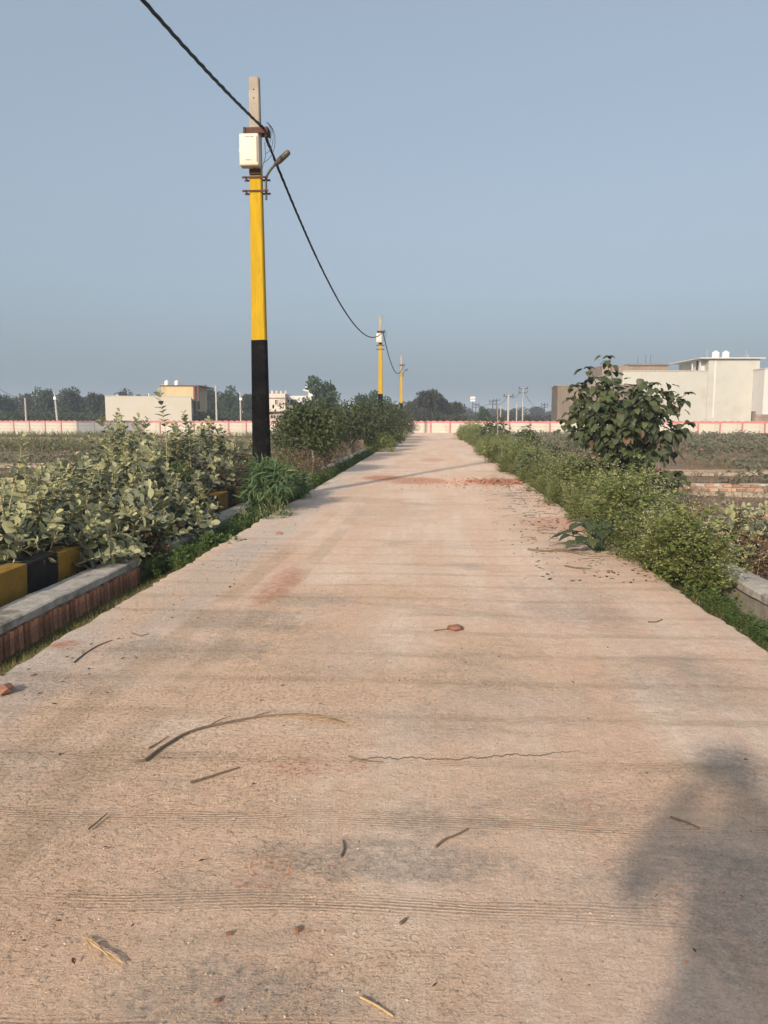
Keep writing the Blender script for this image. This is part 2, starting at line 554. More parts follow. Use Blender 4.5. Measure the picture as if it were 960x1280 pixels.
def mat_paint(name, a, b, under):
    t = NT(name)
    c = t.co()
    col = t.mix(t.ramp(t.noise(t.co(scale=(1, 1, .15)), 14, 5, .7), .35, .65), a, b)
    streak = t.ramp(t.noise(t.co(scale=(1, 1, .06), loc=(3, 3, 3)), 30, 4, .7), .56, .70)
    col = t.mix(t.math('MULTIPLY', streak, .4), col, tuple(x * .62 + .02 for x in a))
    chip_ = t.ramp(t.noise(c, 17, 7, .8), .615, .635)
    col = t.mix(chip_, col, under)
    return t.done(col, .7, t.bump(t.math('ADD', t.math('MULTIPLY', chip_, -.6), t.noise(c, 40, 4, .7)), .004), 0, .1)


def mat_ground():
    t = NT('field_soil')
    c = t.co()
    col = t.mix(t.ramp(t.noise(c, .35, 8, .65), .35, .65), (.235, .16, .11), (.30, .215, .155))
    col = t.mix(t.ramp(t.noise(c, .09, 8, .7), .48, .6), col, (.10, .105, .045))
    col = t.mix(t.ramp(t.noise(t.co(loc=(4, 4, 0)), .16, 7, .7), .55, .65), col, (.19, .105, .07))
    sx = t.n('SeparateXYZ', {0: c})
    ax_ = t.math('ABSOLUTE', t.math('ADD', sx.outputs[0], .1))
    ditch = t.math('MULTIPLY', t.ramp(ax_, 3.9, 3.4), t.ramp(t.noise(c, 2.2, 6, .7), .32, .55))
    col = t.mix(t.math('MULTIPLY', ditch, .85), col, (.085, .082, .028))
    col = t.mix(.5, col, t.mix(t.ramp(t.noise(c, 9, 8, .75), .3, .7), (.5, .5, .5), (1.2, 1.2, 1.2)), 'MULTIPLY')
    nrm = t.bump(t.noise(c, 7, 9, .75), .06)
    return t.done(col, .95, nrm, 0, .1)


M = {}
M['road'] = mat_road()
M['ground'] = mat_ground()
M['slab_edge'] = mat_rough('weathered_concrete', (.54, .485, .42), (.36, .32, .275), 9, .9, .02, 30, (.22, .19, .15), 2.5)
M['brick'] = mat_rough('red_brick', (.50, .20, .115), (.64, .31, .19), 5, .9, .006, 70, (.24, .14, .10), 2.2, vmix=.6)
M['brick_pale'] = mat_rough('orange_brick', (.36, .18, .11), (.42, .26, .175), 4, .9, .004, 60, (.42, .32, .25), 1.5, vmix=.8)
M['mortar'] = mat_rough('mortar', (.42, .365, .30), (.28, .24, .195), 8, .95, .006, 50, (.08, .08, .045), 2)
M['yellow'] = mat_paint('yellow_paint', (.50, .315, .01), (.43, .26, .012), (.34, .28, .20))
M['kerb_yellow'] = mat_rough('dusty_yellow_paint', (.33, .185, .02), (.23, .13, .025), 5, .8, .006, 40, (.22, .15, .07), 2.5)
M['black'] = mat_rough('black_paint', (.004, .0037, .004), (.009, .0085, .009), 5, .8, .004, 40, (.02, .018, .016), 4, spec=.03)
M['kerb_black'] = mat_rough('dusty_black_paint', (.008, .007, .008), (.018, .016, .015), 6, .75, .006, 40)
M['pole_concrete'] = mat_rough('pole_concrete', (.40, .34, .27), (.31, .265, .21), 4, .85, .004, 50, (.27, .23, .18), 2.5)
M['rust'] = mat_rough('rusty_steel', (.10, .035, .025), (.055, .028, .022), 20, .7, .003, 90)
M['box_white'] = mat_rough('cream_plastic', (.62, .555, .45), (.57, .51, .41), 3, .45, .0005, 30)
M['dark_print'] = mat_rough('grey_print', (.14, .12, .11), (.18, .15, .13), 5, .6, 0.0005, 30)
M['lamp_grey'] = mat_rough('lamp_grey_metal', (.13, .105, .08), (.09, .075, .06), 8, .5, .001, 60, metal=.3)
M['cable'] = mat_rough('black_cable', (.004, .004, .006), (.008, .008, .012), 30, .5, .001, 90)
M['wall_cream'] = mat_rough('cream_painted_plank', (.55, .50, .42), (.49, .44, .365), 1.2, .85, .006, 20, (.40, .33, .25), 1.0)
M['wall_pink'] = mat_rough('pink_paint', (.56, .20, .20), (.50, .165, .17), 2, .8, .004, 25, (.45, .20, .19), 1.2)
M['wall_grey'] = mat_rough('bare_grey_plank', (.25, .25, .25), (.19, .19, .19), 1.5, .9, .006, 20)
M['wall_mauve'] = mat_rough('faded_mauve_paint', (.22, .09, .11), (.17, .08, .09), 2, .85, .004, 25)
M['plaster_cream'] = mat_rough('cream_plaster', (.49, .475, .425), (.455, .44, .385), .5, .9, .01, 8, (.42, .395, .34), .35)
M['plaster_cream2'] = mat_rough('pale_peach_plaster', (.56, .52, .44), (.535, .495, .415), .3, .9, .01, 8, (.54, .485, .385), .3)
M['plaster_white'] = mat_rough('white_plaster', (.62, .60, .56), (.56, .54, .51), .6, .85, .01, 8, (.60, .57, .52), .5)
M['plaster_yellow'] = mat_rough('yellow_plaster', (.52, .41, .225), (.48, .38, .21), .6, .9, .01, 8, (.43, .34, .19), .5)
M['plaster_dirty'] = mat_rough('pinkish_white_plaster', (.62, .53, .46), (.55, .47, .41), .9, .9, .01, 8, (.42, .34, .29), .6)
M['maroon'] = mat_rough('maroon_paint', (.16, .05, .035), (.12, .04, .03), 1, .8, .005, 10)
M['bare_block'] = mat_rough('bare_brown_blockwork', (.215, .165, .125), (.165, .13, .10), .7, .95, .03, 6, (.25, .20, .16), .6)
M['brown_brick'] = mat_rough('brown_brickwork', (.30, .22, .16), (.23, .165, .12), 1.2, .95, .03, 8, (.36, .28, .22), .8)
M['earth'] = mat_rough('earth_covered_footing', (.34, .25, .18), (.25, .18, .13), 2, .95, .02, 20, (.20, .17, .09), 1.2)
M['glass'] = mat_rough('dark_glass', (.02, .024, .03), (.03, .035, .04), 2, .15, .001, 5, spec=.6)
M['tank'] = mat_rough('white_tank_plastic', (.78, .77, .75), (.72, .71, .70), 2, .5, .002, 10)
M['far_pole'] = mat_rough('far_pole_concrete', (.50, .46, .41), (.42, .39, .35), 1, .9, .003, 20)
M['far_dark'] = mat_rough('far_dark_steel', (.05, .045, .045), (.08, .075, .07), 1, .8, .003, 20)
M['stem'] = mat_rough('pale_green_stem', (.46, .40, .20), (.36, .31, .16), 8, .8, .003, 60)
M['bark'] = mat_rough('brown_bark', (.11, .08, .055), (.16, .12, .085), 8, .9, .01, 30)
M['bark_pale'] = mat_rough('pale_bark', (.30, .25, .18), (.22, .18, .13), 8, .9, .01, 30)
M['twig'] = mat_rough('dry_twig', (.13, .095, .065), (.20, .15, .10), 30, .9, .002, 200)
M['straw'] = mat_rough('straw', (.55, .39, .19), (.44, .30, .15), 40, .7, .001, 200)
M['straw_dull'] = mat_rough('weathered_straw', (.40, .27, .15), (.28, .19, .11), 40, .8, .001, 200)
M['dust_red'] = mat_rough('crushed_brick', (.46, .19, .11), (.55, .30, .20), 30, .95, .003, 120, vmix=.6)
M['pebble'] = mat_rough('dusty_pebble', (.58, .43, .31), (.46, .34, .245), 30, .95, .002, 200, vmix=.9)
M['milk'] = mat_leaf('milkweed_leaf', (.135, .155, .105), (.30, .315, .215), (.42, .41, .19), .82, .75, .15, .2)
M['milk_young'] = mat_leaf('young_milkweed_leaf', (.38, .375, .19), (.50, .48, .28), None, .9, .75, .2, .2)
M['milk_dry'] = mat_leaf('dry_brown_leaf', (.06, .028, .016), (.17, .09, .055), (.28, .19, .11), .93, .85, .15, .15)
M['tree_leaf'] = mat_leaf('broad_dark_leaf', (.045, .062, .026), (.115, .135, .055), (.17, .085, .05), .975, .5, .2, .35)
M['row_leaf'] = mat_leaf('roadside_tree_leaf', (.032, .046, .015), (.105, .125, .042), (.17, .13, .05), .95, .55, .2)
M['weed'] = mat_leaf('weed_leaf', (.11, .155, .03), (.27, .305, .08), (.38, .35, .13), .88, .6, .3)
M['weed_flower'] = mat_leaf('pale_weed_flower', (.42, .41, .22), (.60, .57, .38), None, .9, .8, .2)
M['lance'] = mat_leaf('blue_green_weed_leaf', (.05, .105, .035), (.15, .225, .095), (.30, .30, .14), .9, .55, .25)
M['lush'] = mat_leaf('lush_green_leaf', (.06, .105, .022), (.14, .20, .055), None, .9, .55, .3)
M['grass'] = mat_leaf('short_grass', (.12, .125, .035), (.25, .24, .075), (.38, .29, .17), .78, .7, .3)
M['field_grass'] = mat_leaf('field_grass', (.10, .115, .035), (.20, .205, .075), (.27, .21, .12), .85, .8, .3)
M['dry_grass'] = mat_leaf('dry_grass', (.22, .14, .085), (.36, .255, .165), (.20, .21, .09), .8, .8, .25)
M['reddish'] = mat_leaf('reddish_dry_weed', (.16, .085, .05), (.28, .16, .10), (.18, .17, .08), .7, .8, .25)
M['far_green'] = mat_leaf('far_tree_leaf', (.022, .036, .016), (.062, .078, .032), None, .9, .7, .15)
M['far_olive'] = mat_leaf('far_olive_leaf', (.03, .033, .018), (.078, .075, .042), None, .9, .7, .15)
M['far_bright'] = mat_leaf('far_bright_leaf', (.028, .055, .024), (.075, .11, .048), None, .9, .7, .15)
M['scrub'] = mat_leaf('grey_green_scrub', (.12, .125, .075), (.20, .20, .13), (.26, .15, .10), .88, .8, .2)

# ================================================================== SETTING
Z_FIELD = -0.5


def ground_z(x, y):
    def lerp(pts):
        if x <= pts[0][0]: return pts[0][1]
        for (a, za), (b, zb) in zip(pts, pts[1:]):
            if x <= b:
                return za + (zb - za) * (x - a) / (b - a)
        return pts[-1][1]
    z = lerp([(-14, Z_FIELD), (-8, -.42), (-4.2, -.2), (-3.75, -.22), (-3.4, -.37), (-3.05, -.27), (-2.8, -.13), (-2.4, -.12), (2.0, -.12),
              (2.45, -.13), (2.8, -.24), (3.1, -.36), (3.6, -.30), (4.5, -.38), (9, Z_FIELD)])
    d = max(0, min(1, (abs(x) - 2.5) / 1.0))
    n = mnoise.noise(Vector((x * .9, y * .9, 0))) * .035 + mnoise.noise(Vector((x * 3.1, y * 3.1, 4))) * .012
    big = mnoise.noise(Vector((x * .08, y * .08, 9))) * .10 * min(1, abs(x) / 15)
    return z + n * d + big


def build_ground():
    xs = [-1500, -900, -500, -300, -180, -120, -90, -70, -55, -42, -34, -28, -23, -19, -16, -14, -12, -10.5, -9, -8, -7, -6]
    xs += list(np.arange(-5.4, 5.5, .15)) + [6, 7, 8, 9, 10.5, 12, 14, 16, 19, 23, 28, 34, 42, 55, 70, 90, 120, 180, 300, 500, 900, 1500]
    ys = [-1500, -600, -200, -80, -40, -20, -10, -6, -3, 0, 1] + list(np.arange(2, 20, .25)) + list(np.arange(20, 60, .8)) + \
         list(np.arange(60, 100, 3)) + [105, 115, 130, 150, 180, 220, 280, 350, 450, 600, 900, 1500]
    V = [(x, y, ground_z(x, y)) for y in ys for x in xs]
    nx = len(xs)
    F = [(j * nx + i, j * nx + i + 1, (j + 1) * nx + i + 1, (j + 1) * nx + i) for j in range(len(ys) - 1) for i in range(nx - 1)]
    g = Geo(); g.add(V, F)
    o = g.obj('ground', M['ground'], smooth=True)
    tag(o, 'brown bare field soil with scattered dry and green growth', kind='structure')


build_ground()


def build_road():
    # slab with uneven broken edges, real thickness
    ys = list(np.arange(-8, 1, .4)) + list(np.arange(1, 14, .09)) + list(np.arange(14, 40, .3)) + list(np.arange(40, 86, 1.0))
    xin = np.linspace(-2.45, 2.05, 46)
    V, rows = [], []
    for y in ys:
        def edge(base, s):
            k = 1 / (1 + max(0, y - 12) / 18)
            return base + s * (.045 * mnoise.noise(Vector((y * .8, s, 0))) + .045 * mnoise.noise(Vector((y * 3.2, s * 3, 2))) + .045 * mnoise.noise(Vector((y * 12, s * 5, 5)))) * (.4 + .6 * k)
        xl, xr = edge(-2.72, 1), edge(2.30, -1)
        row = [(xl + .004, -.16), (xl, -.012), (xl + .025, -.001)] + [(x, 0) for x in xin] + [(xr - .025, -.001), (xr, -.012), (xr - .004, -.16)]
        for i, (x, z) in enumerate(row):
            dz = 0
            if 2 < i < len(row) - 3:
                dz = .010 * mnoise.noise(Vector((x * .5, y * .5, 3))) + .0035 * mnoise.noise(Vector((x * 2.6, y * 2.6, 8)))
                # two shallow ruts worn in the loose dirt
                dz -= .006 * math.exp(-((x + 1.1) / .3) ** 2) + .005 * math.exp(-((x - .75) / .3) ** 2)
            V.append((x, y, z + dz))
        rows.append(len(row))
    nx = rows[0]
    F = [(j * nx + i, j * nx + i + 1, (j + 1) * nx + i + 1, (j + 1) * nx + i) for j in range(len(ys) - 1) for i in range(nx - 1)]
    g = Geo(); g.add(V, F)
    g.add([V[i] for i in range(nx)], [list(range(nx))])
    g.add([V[-nx + i] for i in range(nx)], [list(range(nx))[::-1]])
    o = g.obj('road', M['road'], smooth=True)
    tag(o, 'dusty pinkish concrete road running straight to the boundary wall', kind='structure')


build_road()

# haze: thin air over the whole place
hz = NT('haze_air')
hz.t.links.new(hz.n('VolumePrincipled', {'Color': (.74, .84, .95, 1), 'Density': .0011, 'Anisotropy': .0}).outputs[0], hz.out.inputs['Volume'])
hg = Geo(); hg.bar(-1600, 1600, -1600, 1600, -2.0, 22.0)
HAZE = tag(hg.obj('haze', hz.m), 'thin bluish haze over the fields', kind='stuff')

# ================================================================== BOUNDARY WALL
WL = at(-40, 540, 94); WR = at(1010, 540, 76.5)
wdir = Vector((WR.x - WL.x, WR.y - WL.y, 0)); wlen = wdir.length; wdir.normalize()
wang = math.atan2(wdir.y, wdir.x)
BAY = 2.1
NB = int(wlen / BAY) + 1
bw = thing('boundary_wall', (WL.x, WL.y, Z_FIELD), 'long low precast wall with pink scalloped top crossing behind the field and road end', 'wall', None, wang)
post_me = Geo().bar(-.055, .055, -.09, .09, 0, 1.70).mesh('post', M['wall_pink'])
cap_g = Geo()
prof = [(-1.05, 1.55), (1.05, 1.55)]
for i in range(0, 25):
    x = 1.05 - 2.1 * i / 24
    prof.append((x, 1.68 + .10 * abs(math.sin((x + 1.05) / 2.1 * 3 * PI))))
cap_g.prism(prof, -.06, .06)
cap_pink = cap_g.mesh('coping', M['wall_pink']); cap_mauve = cap_g.mesh('coping', M['wall_mauve'])
pl_me = [Geo().bar(-.965, .965, -.028 + k * .002, .028 + k * .002, 0.008, .382).mesh('plank', M['wall_cream']) for k in range(3)]
plg_me = Geo().bar(-.965, .965, -.028, .028, 0.008, .382).mesh('plank', M['wall_grey'])
for i in range(NB + 1):
    x = i * BAY
    p = link('post', post_me, bw); p.location = (x, 0, 0)
    if i == NB: break
    xm = x + BAY / 2
    # which bays are grey: seen at about px 101-160
    P = Vector((WL.x, WL.y, 0)) + wdir * xm
    loc = CAMROT.transposed() @ (P - Vector((0, 0, CAM_Z)))
    px = 480 + 960 * loc.x / -loc.z
    grey = 101 < px < 170
    if grey:
        p.data = Geo().bar(-.085, .085, -.09, .09, 0, 1.70).mesh('post', M['wall_grey']); p['label'] = 'bare grey post'
    for k in range(4):
        q = link('plank', plg_me if grey else pl_me[(i + k) % 3], bw)
        q.location = (xm, .012 * math.sin(i * 3.1 + k), .02 + k * .385)
        if grey: q['label'] = 'unpainted grey plank'
    c = link('coping', cap_mauve if grey else cap_pink, bw); c.location = (xm, 0, .004 * math.sin(i * 1.7))
    if grey: c['label'] = 'faded mauve scalloped coping'

# ================================================================== POLES ALONG THE ROAD
POLE_Z0 = -0.3
POLE_X = -3.32


def pole_w(z, H=8.0):
    return .325 - (.325 - .185) * (z / H)


def pole_section(z0, z1, mat, parent, name, over=0, seed=0):
    g = Geo()
    a, b = pole_w(z0) / 2 + over, pole_w(z1) / 2 + over
    ch = .018
    V = []
    for w, z in ((a, z0), (b, z1)):
        d = w * .82
        V += [(-w + ch, -d, z), (w - ch, -d, z), (w, -d + ch, z), (w, d - ch, z), (w - ch, d, z), (-w + ch, d, z), (-w, d - ch, z), (-w, -d + ch, z)]
    F = [(i, (i + 1) % 8, 8 + (i + 1) % 8, 8 + i) for i in range(8)]
    if over:
        V[8:] = [(x_, y_, z_ + .022 * mnoise.noise(Vector((k_ * 1.7, seed, 0)))) for k_, (x_, y_, z_) in enumerate(V[8:])]
    g.add(V, F)
    g.add(V[8:], [list(range(8))]); g.add(V[:8], [list(range(8))[::-1]])
    return g.obj(name, mat, parent)


def clamp(z, parent, ext=.17, th=.035, mat='rust'):
    w = pole_w(z) / 2 + .004
    g = Geo()
    d = w * .82
    g.bar(-w - ext, w + ext, -d - .012, -d, z - th / 2, z + th / 2)
    g.bar(-w - ext, w + ext, d, d + .012, z - th / 2, z + th / 2)
    for s in (-1, 1):
        g.bar(s * (w + ext * .55) - .008, s * (w + ext * .55) + .008, -d - .035, d + .035, z - .008, z + .008)
        g.box((s * (w + ext * .55), -d - .03, z), (.028, .014, .028))
    return g.obj('clamp', M[mat], parent)


def street_pole(X, Y, label, lamp=True, box=True):
    t = thing('street_pole', (X, Y, POLE_Z0), label, 'pole', 'yellow and black poles along the road')
    H = 8.03
    zk, zy = 3.35, 6.40
    pole_section(0, zk, M['black'], t, 'black_section', .003, Y)
    pole_section(zk - .05, zy, M['yellow'], t, 'yellow_section')
    top = pole_section(zy, H, M['pole_concrete'], t, 'concrete_section')
    for z in (H - .22, H - .37):
        Geo().tube([(0.0, -.0765 - .006, z), (0.0, -.0765 - .001, z)], .013, 8).obj('bolt_hole', M['black'], top)
    if box:
        w = .36; zb = 6.42; hb = .56
        bme = bm_mesh(bevelled_box(w, .20, hb, .035, 3), 'meter_box', M['box_white'], True)
        b = link('meter_box', bme, t); b.location = (-.055, -.215, zb)
        g = Geo(); g.bar(-.008, .008, -.006, .006, .06, hb - .06)
        h = g.obj('door_seam', M['dark_print'], b); h.location = (.15, -.098, 0)
        g = Geo()
        for x0, x1 in ((-.07, -.035), (-.028, .012), (.03, .06), (.065, .09)):
            g.bar(x0, x1, -.1030, -.0995, hb - .075, hb - .06)
        for x0, x1 in ((-.06, -.03), (-.025, .0), (.005, .02), (.05, .06)):
            g.bar(x0, x1, -.1030, -.0995, .09, .105)
        g.obj('small_print', M['dark_print'], b)['kind'] = 'stuff'
        g = Geo(); g.bar(-.10, .10, -.13, -.085, 6.33, 6.417); g.obj('box_bracket', M['rust'], t)
        g = Geo()
        g.box((-.245, -.2, 6.72), (.03, .03, .05))
        g.obj('hinge', M['box_white'], t)
    # clamps
    z = 7.09
    w = pole_w(z) / 2
    g = Geo(); d = w * .82
    g.bar(-w - .09, w + .16, -d - .055, -d - .001, z - .05, z + .05)
    g.bar(-w - .09, w + .16, d + .001, d + .02, z - .05, z + .05)
    g.bar(-w - .09, -w - .05, -d - .075, d + .03, z - .05, z + .05)
    g.bar(w + .12, w + .16, -d - .075, d + .03, z - .065, z + .05)
    g.obj('clamp', M['rust'], t)
    clamp(6.28, t, .13); clamp(6.04, t, .13)
    if lamp:
        arm = Geo()
        x0 = pole_w(6.1) / 2 + .075
        pts = [(x0, -.02, 5.90), (x0, -.02, 6.22), (x0 + .01, -.03, 6.29), (x0 + .05, -.04, 6.36), (x0 + .11, -.06, 6.43), (x0 + .19, -.08, 6.50)]
        arm.tube(pts, .022, 8)
        a = arm.obj('lamp_arm', M['lamp_grey'], t, True)
        hd = Geo()
        p0 = Vector(pts[-1]); dr = Vector((.40, -.16, .26)).normalized()
        e = p0 + dr * .36
        sp = [p0 - dr * .02, p0 + dr * .03, p0 + dr * .10, p0 + dr * .16, p0 + dr * .30, p0 + dr * .345, e]
        hd.tube(sp, [.026, .040, .055, .056, .054, .046, .024], 10)
        h = hd.obj('lamp_head', M['lamp_grey'], t, True)
    # loose wire loops hanging off the clamp
    lw = Geo()
    for k in range(4):
        a0 = Vector((w + .14, -.05, 7.22))
        pts = []
        for i in range(13):
            s = i / 12
            pts.append(a0 + Vector((math.sin(s * PI) * (.03 + .05 * k) - .02 * k * s, -.03 * k, -s * (.22 + .16 * k) + .05 * math.sin(s * 2 * PI))))
        lw.tube(pts, .005, 5)
    pts = [(w + .08, -.06, 6.9), (w + .10, -.08, 6.65), (w + .03, -.10, 6.42), (w + .0, -.16, 6.36), (w - .1, -.2, 6.42)]
    lw.tube(pts, .005, 5)
    lw.obj('loose_wire', M['cable'], t)
    return t


POLE_Y = [14.65, 47.6, 77.5]
poles = []
for Y, lab, lamp in zip(POLE_Y, ('tall nearest yellow and black pole with cream meter box and street lamp on its arm',
                                 'middle yellow and black pole rising from the roadside trees beyond the nearest one',
                                 'farthest and smallest yellow and black pole near the boundary wall'), (True, False, True)):
    poles.append(street_pole(POLE_X, Y, lab, lamp, Y < 60))


# overhead cable: twisted bundle, one span per object
def cable(p0, p1, sag, r, lab, twist=1.1, strands=3, turns=.45):
    g = Geo()
    n = 200
    L = (p1 - p0).length
    base = [p0.lerp(p1, i / n) - Vector((0, 0, 4 * sag * (i / n) * (1 - i / n))) for i in range(n + 1)]
    for s in range(strands):
        pts = []
        for i, p in enumerate(base):
            a = 2 * PI * (i / n * L / turns / 2.2 + s / strands)
            wob = .8 + .6 * mnoise.noise(Vector((i * .35, s, 0)))
            pts.append(p + Vector((math.cos(a) * r * wob, 0, math.sin(a) * r * wob)))
        g.tube(pts, r * .85, 5)
    o = g.obj('overhead_cable', M['cable'])
    tag(o, lab, 'cable', 'cable strung from pole to pole')
    return o, base


CX = POLE_X + .17
zc = POLE_Z0 + 7.13
c0 = Vector((CX, POLE_Y[0] - .13, zc))
cable(Vector((CX - .05, -19.0, zc)), c0, 1.35, .017, 'twisted black cable running from the top left of the picture to the nearest pole')
cable(c0 + Vector((.03, .05, -.12)), Vector((CX, POLE_Y[1] - .2, zc - .05)), 1.55, .017, 'sagging black cable between the nearest pole and the middle pole')
cable(Vector((CX, POLE_Y[1], zc - .1)), Vector((CX, POLE_Y[2] - .2, zc - .1)), 1.5, .02, 'far black cable between the middle pole and the farthest pole')

# ================================================================== LOW WALLS AND KERB BLOCKS
def low_wall(x_face, x_back, y0, y1, zt, side, label, bricks_y=None):
    """side = +1: brick face looks to +x"""
    t = thing('drain_wall', ((x_face + x_back) / 2, y0, 0), label, 'low wall', 'low walls of the roadside drains')
    ox, oy = t.location.x, t.location.y
    xf, xb = x_face - ox, x_back - ox
    g = Geo()
    lo, hi = min(xf, xb), max(xf, xb)
    inset = .012 * side
    # core
    g.bar(lo + .015, hi - .015, 0, y1 - y0, -.62, zt - .075)
    g.obj('core', M['mortar'], t)
    # concrete coping, rough edges
    n = max(8, int((y1 - y0) / .09)) if y1 - y0 < 20 else int((y1 - y0) / .5)
    V = []
    for i in range(n + 1):
        y = (y1 - y0) * i / n
        j1 = .010 * mnoise.noise(Vector((y * 4, 1, side))) + .008 * mnoise.noise(Vector((y * 17, 1, side)))
        j2 = .012 * mnoise.noise(Vector((y * 5, 7, side)))
        zz = .008 * mnoise.noise(Vector((y * 2, 3, side)))
        V += [(lo - .01 + j1, y, zt - .075 + j2 * .5), (lo - .008 + j1, y, zt - .012 + zz), (lo + .012 + j1, y, zt + zz),
              ((lo + hi) / 2, y, zt + .006 + zz), (hi - .012 + j2, y, zt + zz), (hi + .008 + j2, y, zt - .012 + zz), (hi + .01 + j2, y, zt - .075 + j1 * .5)]
    F = [(i * 7 + k, i * 7 + (k + 1) % 7, (i + 1) * 7 + (k + 1) % 7, (i + 1) * 7 + k) for i in range(n) for k in range(7)]
    g = Geo(); g.add(V, F)
    g.add(V[:7], [list(range(7))[::-1]]); g.add(V[-7:], [list(range(7))])
    g.obj('coping', M['slab_edge'], t)
    if bricks_y:
        metas = [Geo().box((0, 0, 0), (.05, .060, .205), v=k / 5).mesh('brick', M['brick']) for k in range(6)]
        metas2 = [Geo().box((0, 0, 0), (.05, .215, .07), v=k / 5).mesh('brick', M['brick']) for k in range(6)]
        y = bricks_y[0]
        i = 0
        xfpos = xf + side * .004
        while y < bricks_y[1]:
            b = link('brick', random.choice(metas), t)
            b.location = (xfpos - side * .012 + random.uniform(-.010, .006), y - y0, zt - .195 + random.uniform(-.012, .004))
            b.scale = (1, random.uniform(.82, 1.18), random.uniform(.88, 1.04))
            b.rotation_euler = (random.uniform(-.06, .06), 0, random.uniform(-.09, .09))
            y += .083
        for row in range(2):
            y = bricks_y[0] + (row % 2) * .11
            while y < bricks_y[1]:
                b = link('brick', random.choice(metas2), t)
                b.location = (xfpos - side * .014 + random.uniform(-.003, .003), y - y0, zt - .345 - row * .083)
                b.rotation_euler = (0, 0, random.uniform(-.02, .02))
                y += .228
    return t


low_wall(-3.47, -3.80, 1.5, 8.75, -.05, 1, 'near left low drain wall with concrete top over upright red bricks', (3.6, 8.7))
low_wall(-3.47, -3.80, 9.9, 19.5, -.07, 1, 'second left drain wall, half hidden in weeds before the nearest pole')
low_wall(-3.47, -3.80, 20.3, 62, -.06, 1, 'long left drain wall passing under the row of roadside trees')
low_wall(3.10, 3.42, 0.5, 9.6, -.05, -1, 'near right low concrete drain wall ending in the flowering weeds')
low_wall(3.10, 3.42, 10.6, 60, -.07, -1, 'long right drain wall hidden in the flowering weeds')

kb = thing('kerb_block_row', (-4.02, 5.0, -.3), 'row of yellow and black painted kerb blocks under the grey green bushes', 'kerb')
bl_me = {}
for c_ in ('kerb_yellow', 'kerb_black'):
    bl_me[c_] = [bm_mesh(bevelled_box(.20, .575, .49, .014, 2, .010, s_), 'kerb_block', M[c_]) for s_ in range(3)]
y = 5.27 + .3
i = 0
while y < 22:
    c_ = ('kerb_yellow', 'kerb_black')[i % 2]
    b = link('kerb_block', bl_me[c_][i % 3], kb)
    b['label'] = ('yellow' if i % 2 == 0 else 'black') + ' painted kerb block'
    b.location = (random.uniform(-.02, .02), y - 5.0, random.uniform(-.015, .02))
    b.rotation_euler = (random.uniform(-.015, .015), random.uniform(-.02, .05), random.uniform(-.03, .03))
    y += .605
    i += 1


# plot foundations in the fields
def plot_footing(p0, p1, h, label, bricks=True, base_z=Z_FIELD, w=.24):
    d = Vector((p1[0] - p0[0], p1[1] - p0[1], 0)); L = d.length
    t = thing('plot_footing', (p0[0], p0[1], base_z), label, 'footing', 'low plot footings in the fields', math.atan2(d.y, d.x))
    g = Geo()
    g.bar(0, L, -w / 2 + .012, w / 2 - .012, -.3, h - .05); g.obj('core', M['mortar'], t)
    if bricks:
        ms = [Geo().box((0, 0, 0), (.216, .11, .072), v=k / 5).mesh('brick', M['brick_pale']) for k in range(6)]
        rows = 2 if L < 30 else 1
        for r_ in range(rows):
            x = .11 + (r_ % 2) * .11
            while x < L - .1:
                if random.random() > .06 or r_:
                    b = link('brick', random.choice(ms), t)
                    b.location = (x, -w / 2 + .04 + random.uniform(-.01, .01), h - .036 - .055 * (r_ > 0) - r_ * .03 - r_ * .03)
                    b.rotation_euler = (0, 0, random.uniform(-.05, .05))
                x += .232
        g = Geo()
        n = int(L / .25)
        for k in range(n):
            if random.random() < .85:
                g.box(((k + .5) * L / n, .045, h - .02 + random.uniform(-.008, .008)), (L / n * .98, w - .10, .06), random.uniform(-.02, .02))
        g.obj('mortar_bed', M['slab_edge'], t)['kind'] = 'stuff'
    else:
        g = Geo()
        n = int(L / 1.2)
        for k in range(n):
            g.box(((k + .5) * L / n, 0, h - .02 + random.uniform(-.01, .01)), (L / n * .99, w + random.uniform(-.01, .02), .07), random.uniform(-.01, .01))
        g.obj('coping', M['earth'], t)
    return t


plot_footing((5.4, 21.2), (14.0, 20.9), .33, 'orange brick footing in the right field behind the grey green weed')
plot_footing((6.4, 28.6), (20, 28.2), .22, 'pale earth covered footing farther out in the right field', False)
plot_footing((6.3, 15.6), (9.4, 15.4), .30, 'short brick footing corner at the right edge of the picture')
plot_footing((-44, 64), (-14, 60), .45, 'pale thin footing across the left field before the green grass', False)
plot_footing((-22, 30), (-10.5, 30.5), .25, 'grey earth covered footing in the left field', False)

# ================================================================== FAR BUILDINGS
def bthing(name, px, F, label, cat='building', extra=0.0):
    p = at(px, 540, F)
    return thing(name, (p.x, p.y, Z_FIELD), label, cat, None, YAW + extra)


def U(px, px0, F):          # metres right of px0
    return (px - px0) / 960 * F


def Zp(py, F):              # height above the field of that row
    return at(480, py, F).z - Z_FIELD


def tank(parent_label, p, r=.62, h=1.3, ):
    t = thing('water_tank', p, parent_label, 'water tank', 'white rooftop water tanks')
    prof = [(r, 0)]
    for k in range(5):
        prof += [(r, h * .7 * (k + .4) / 5), (r * .955, h * .7 * (k + .55) / 5), (r, h * .7 * (k + .7) / 5)]
    prof += [(r, h * .74), (r * .85, h * .84), (r * .45, h * .92), (r * .3, h * .92)]
    Geo().lathe(prof, 16).obj('tank_body', M['tank'], t, True)
    Geo().lathe([(r * .32, h * .92), (r * .32, h), (r * .1, h + .03)], 12).obj('lid', M['tank'], t)
    return t


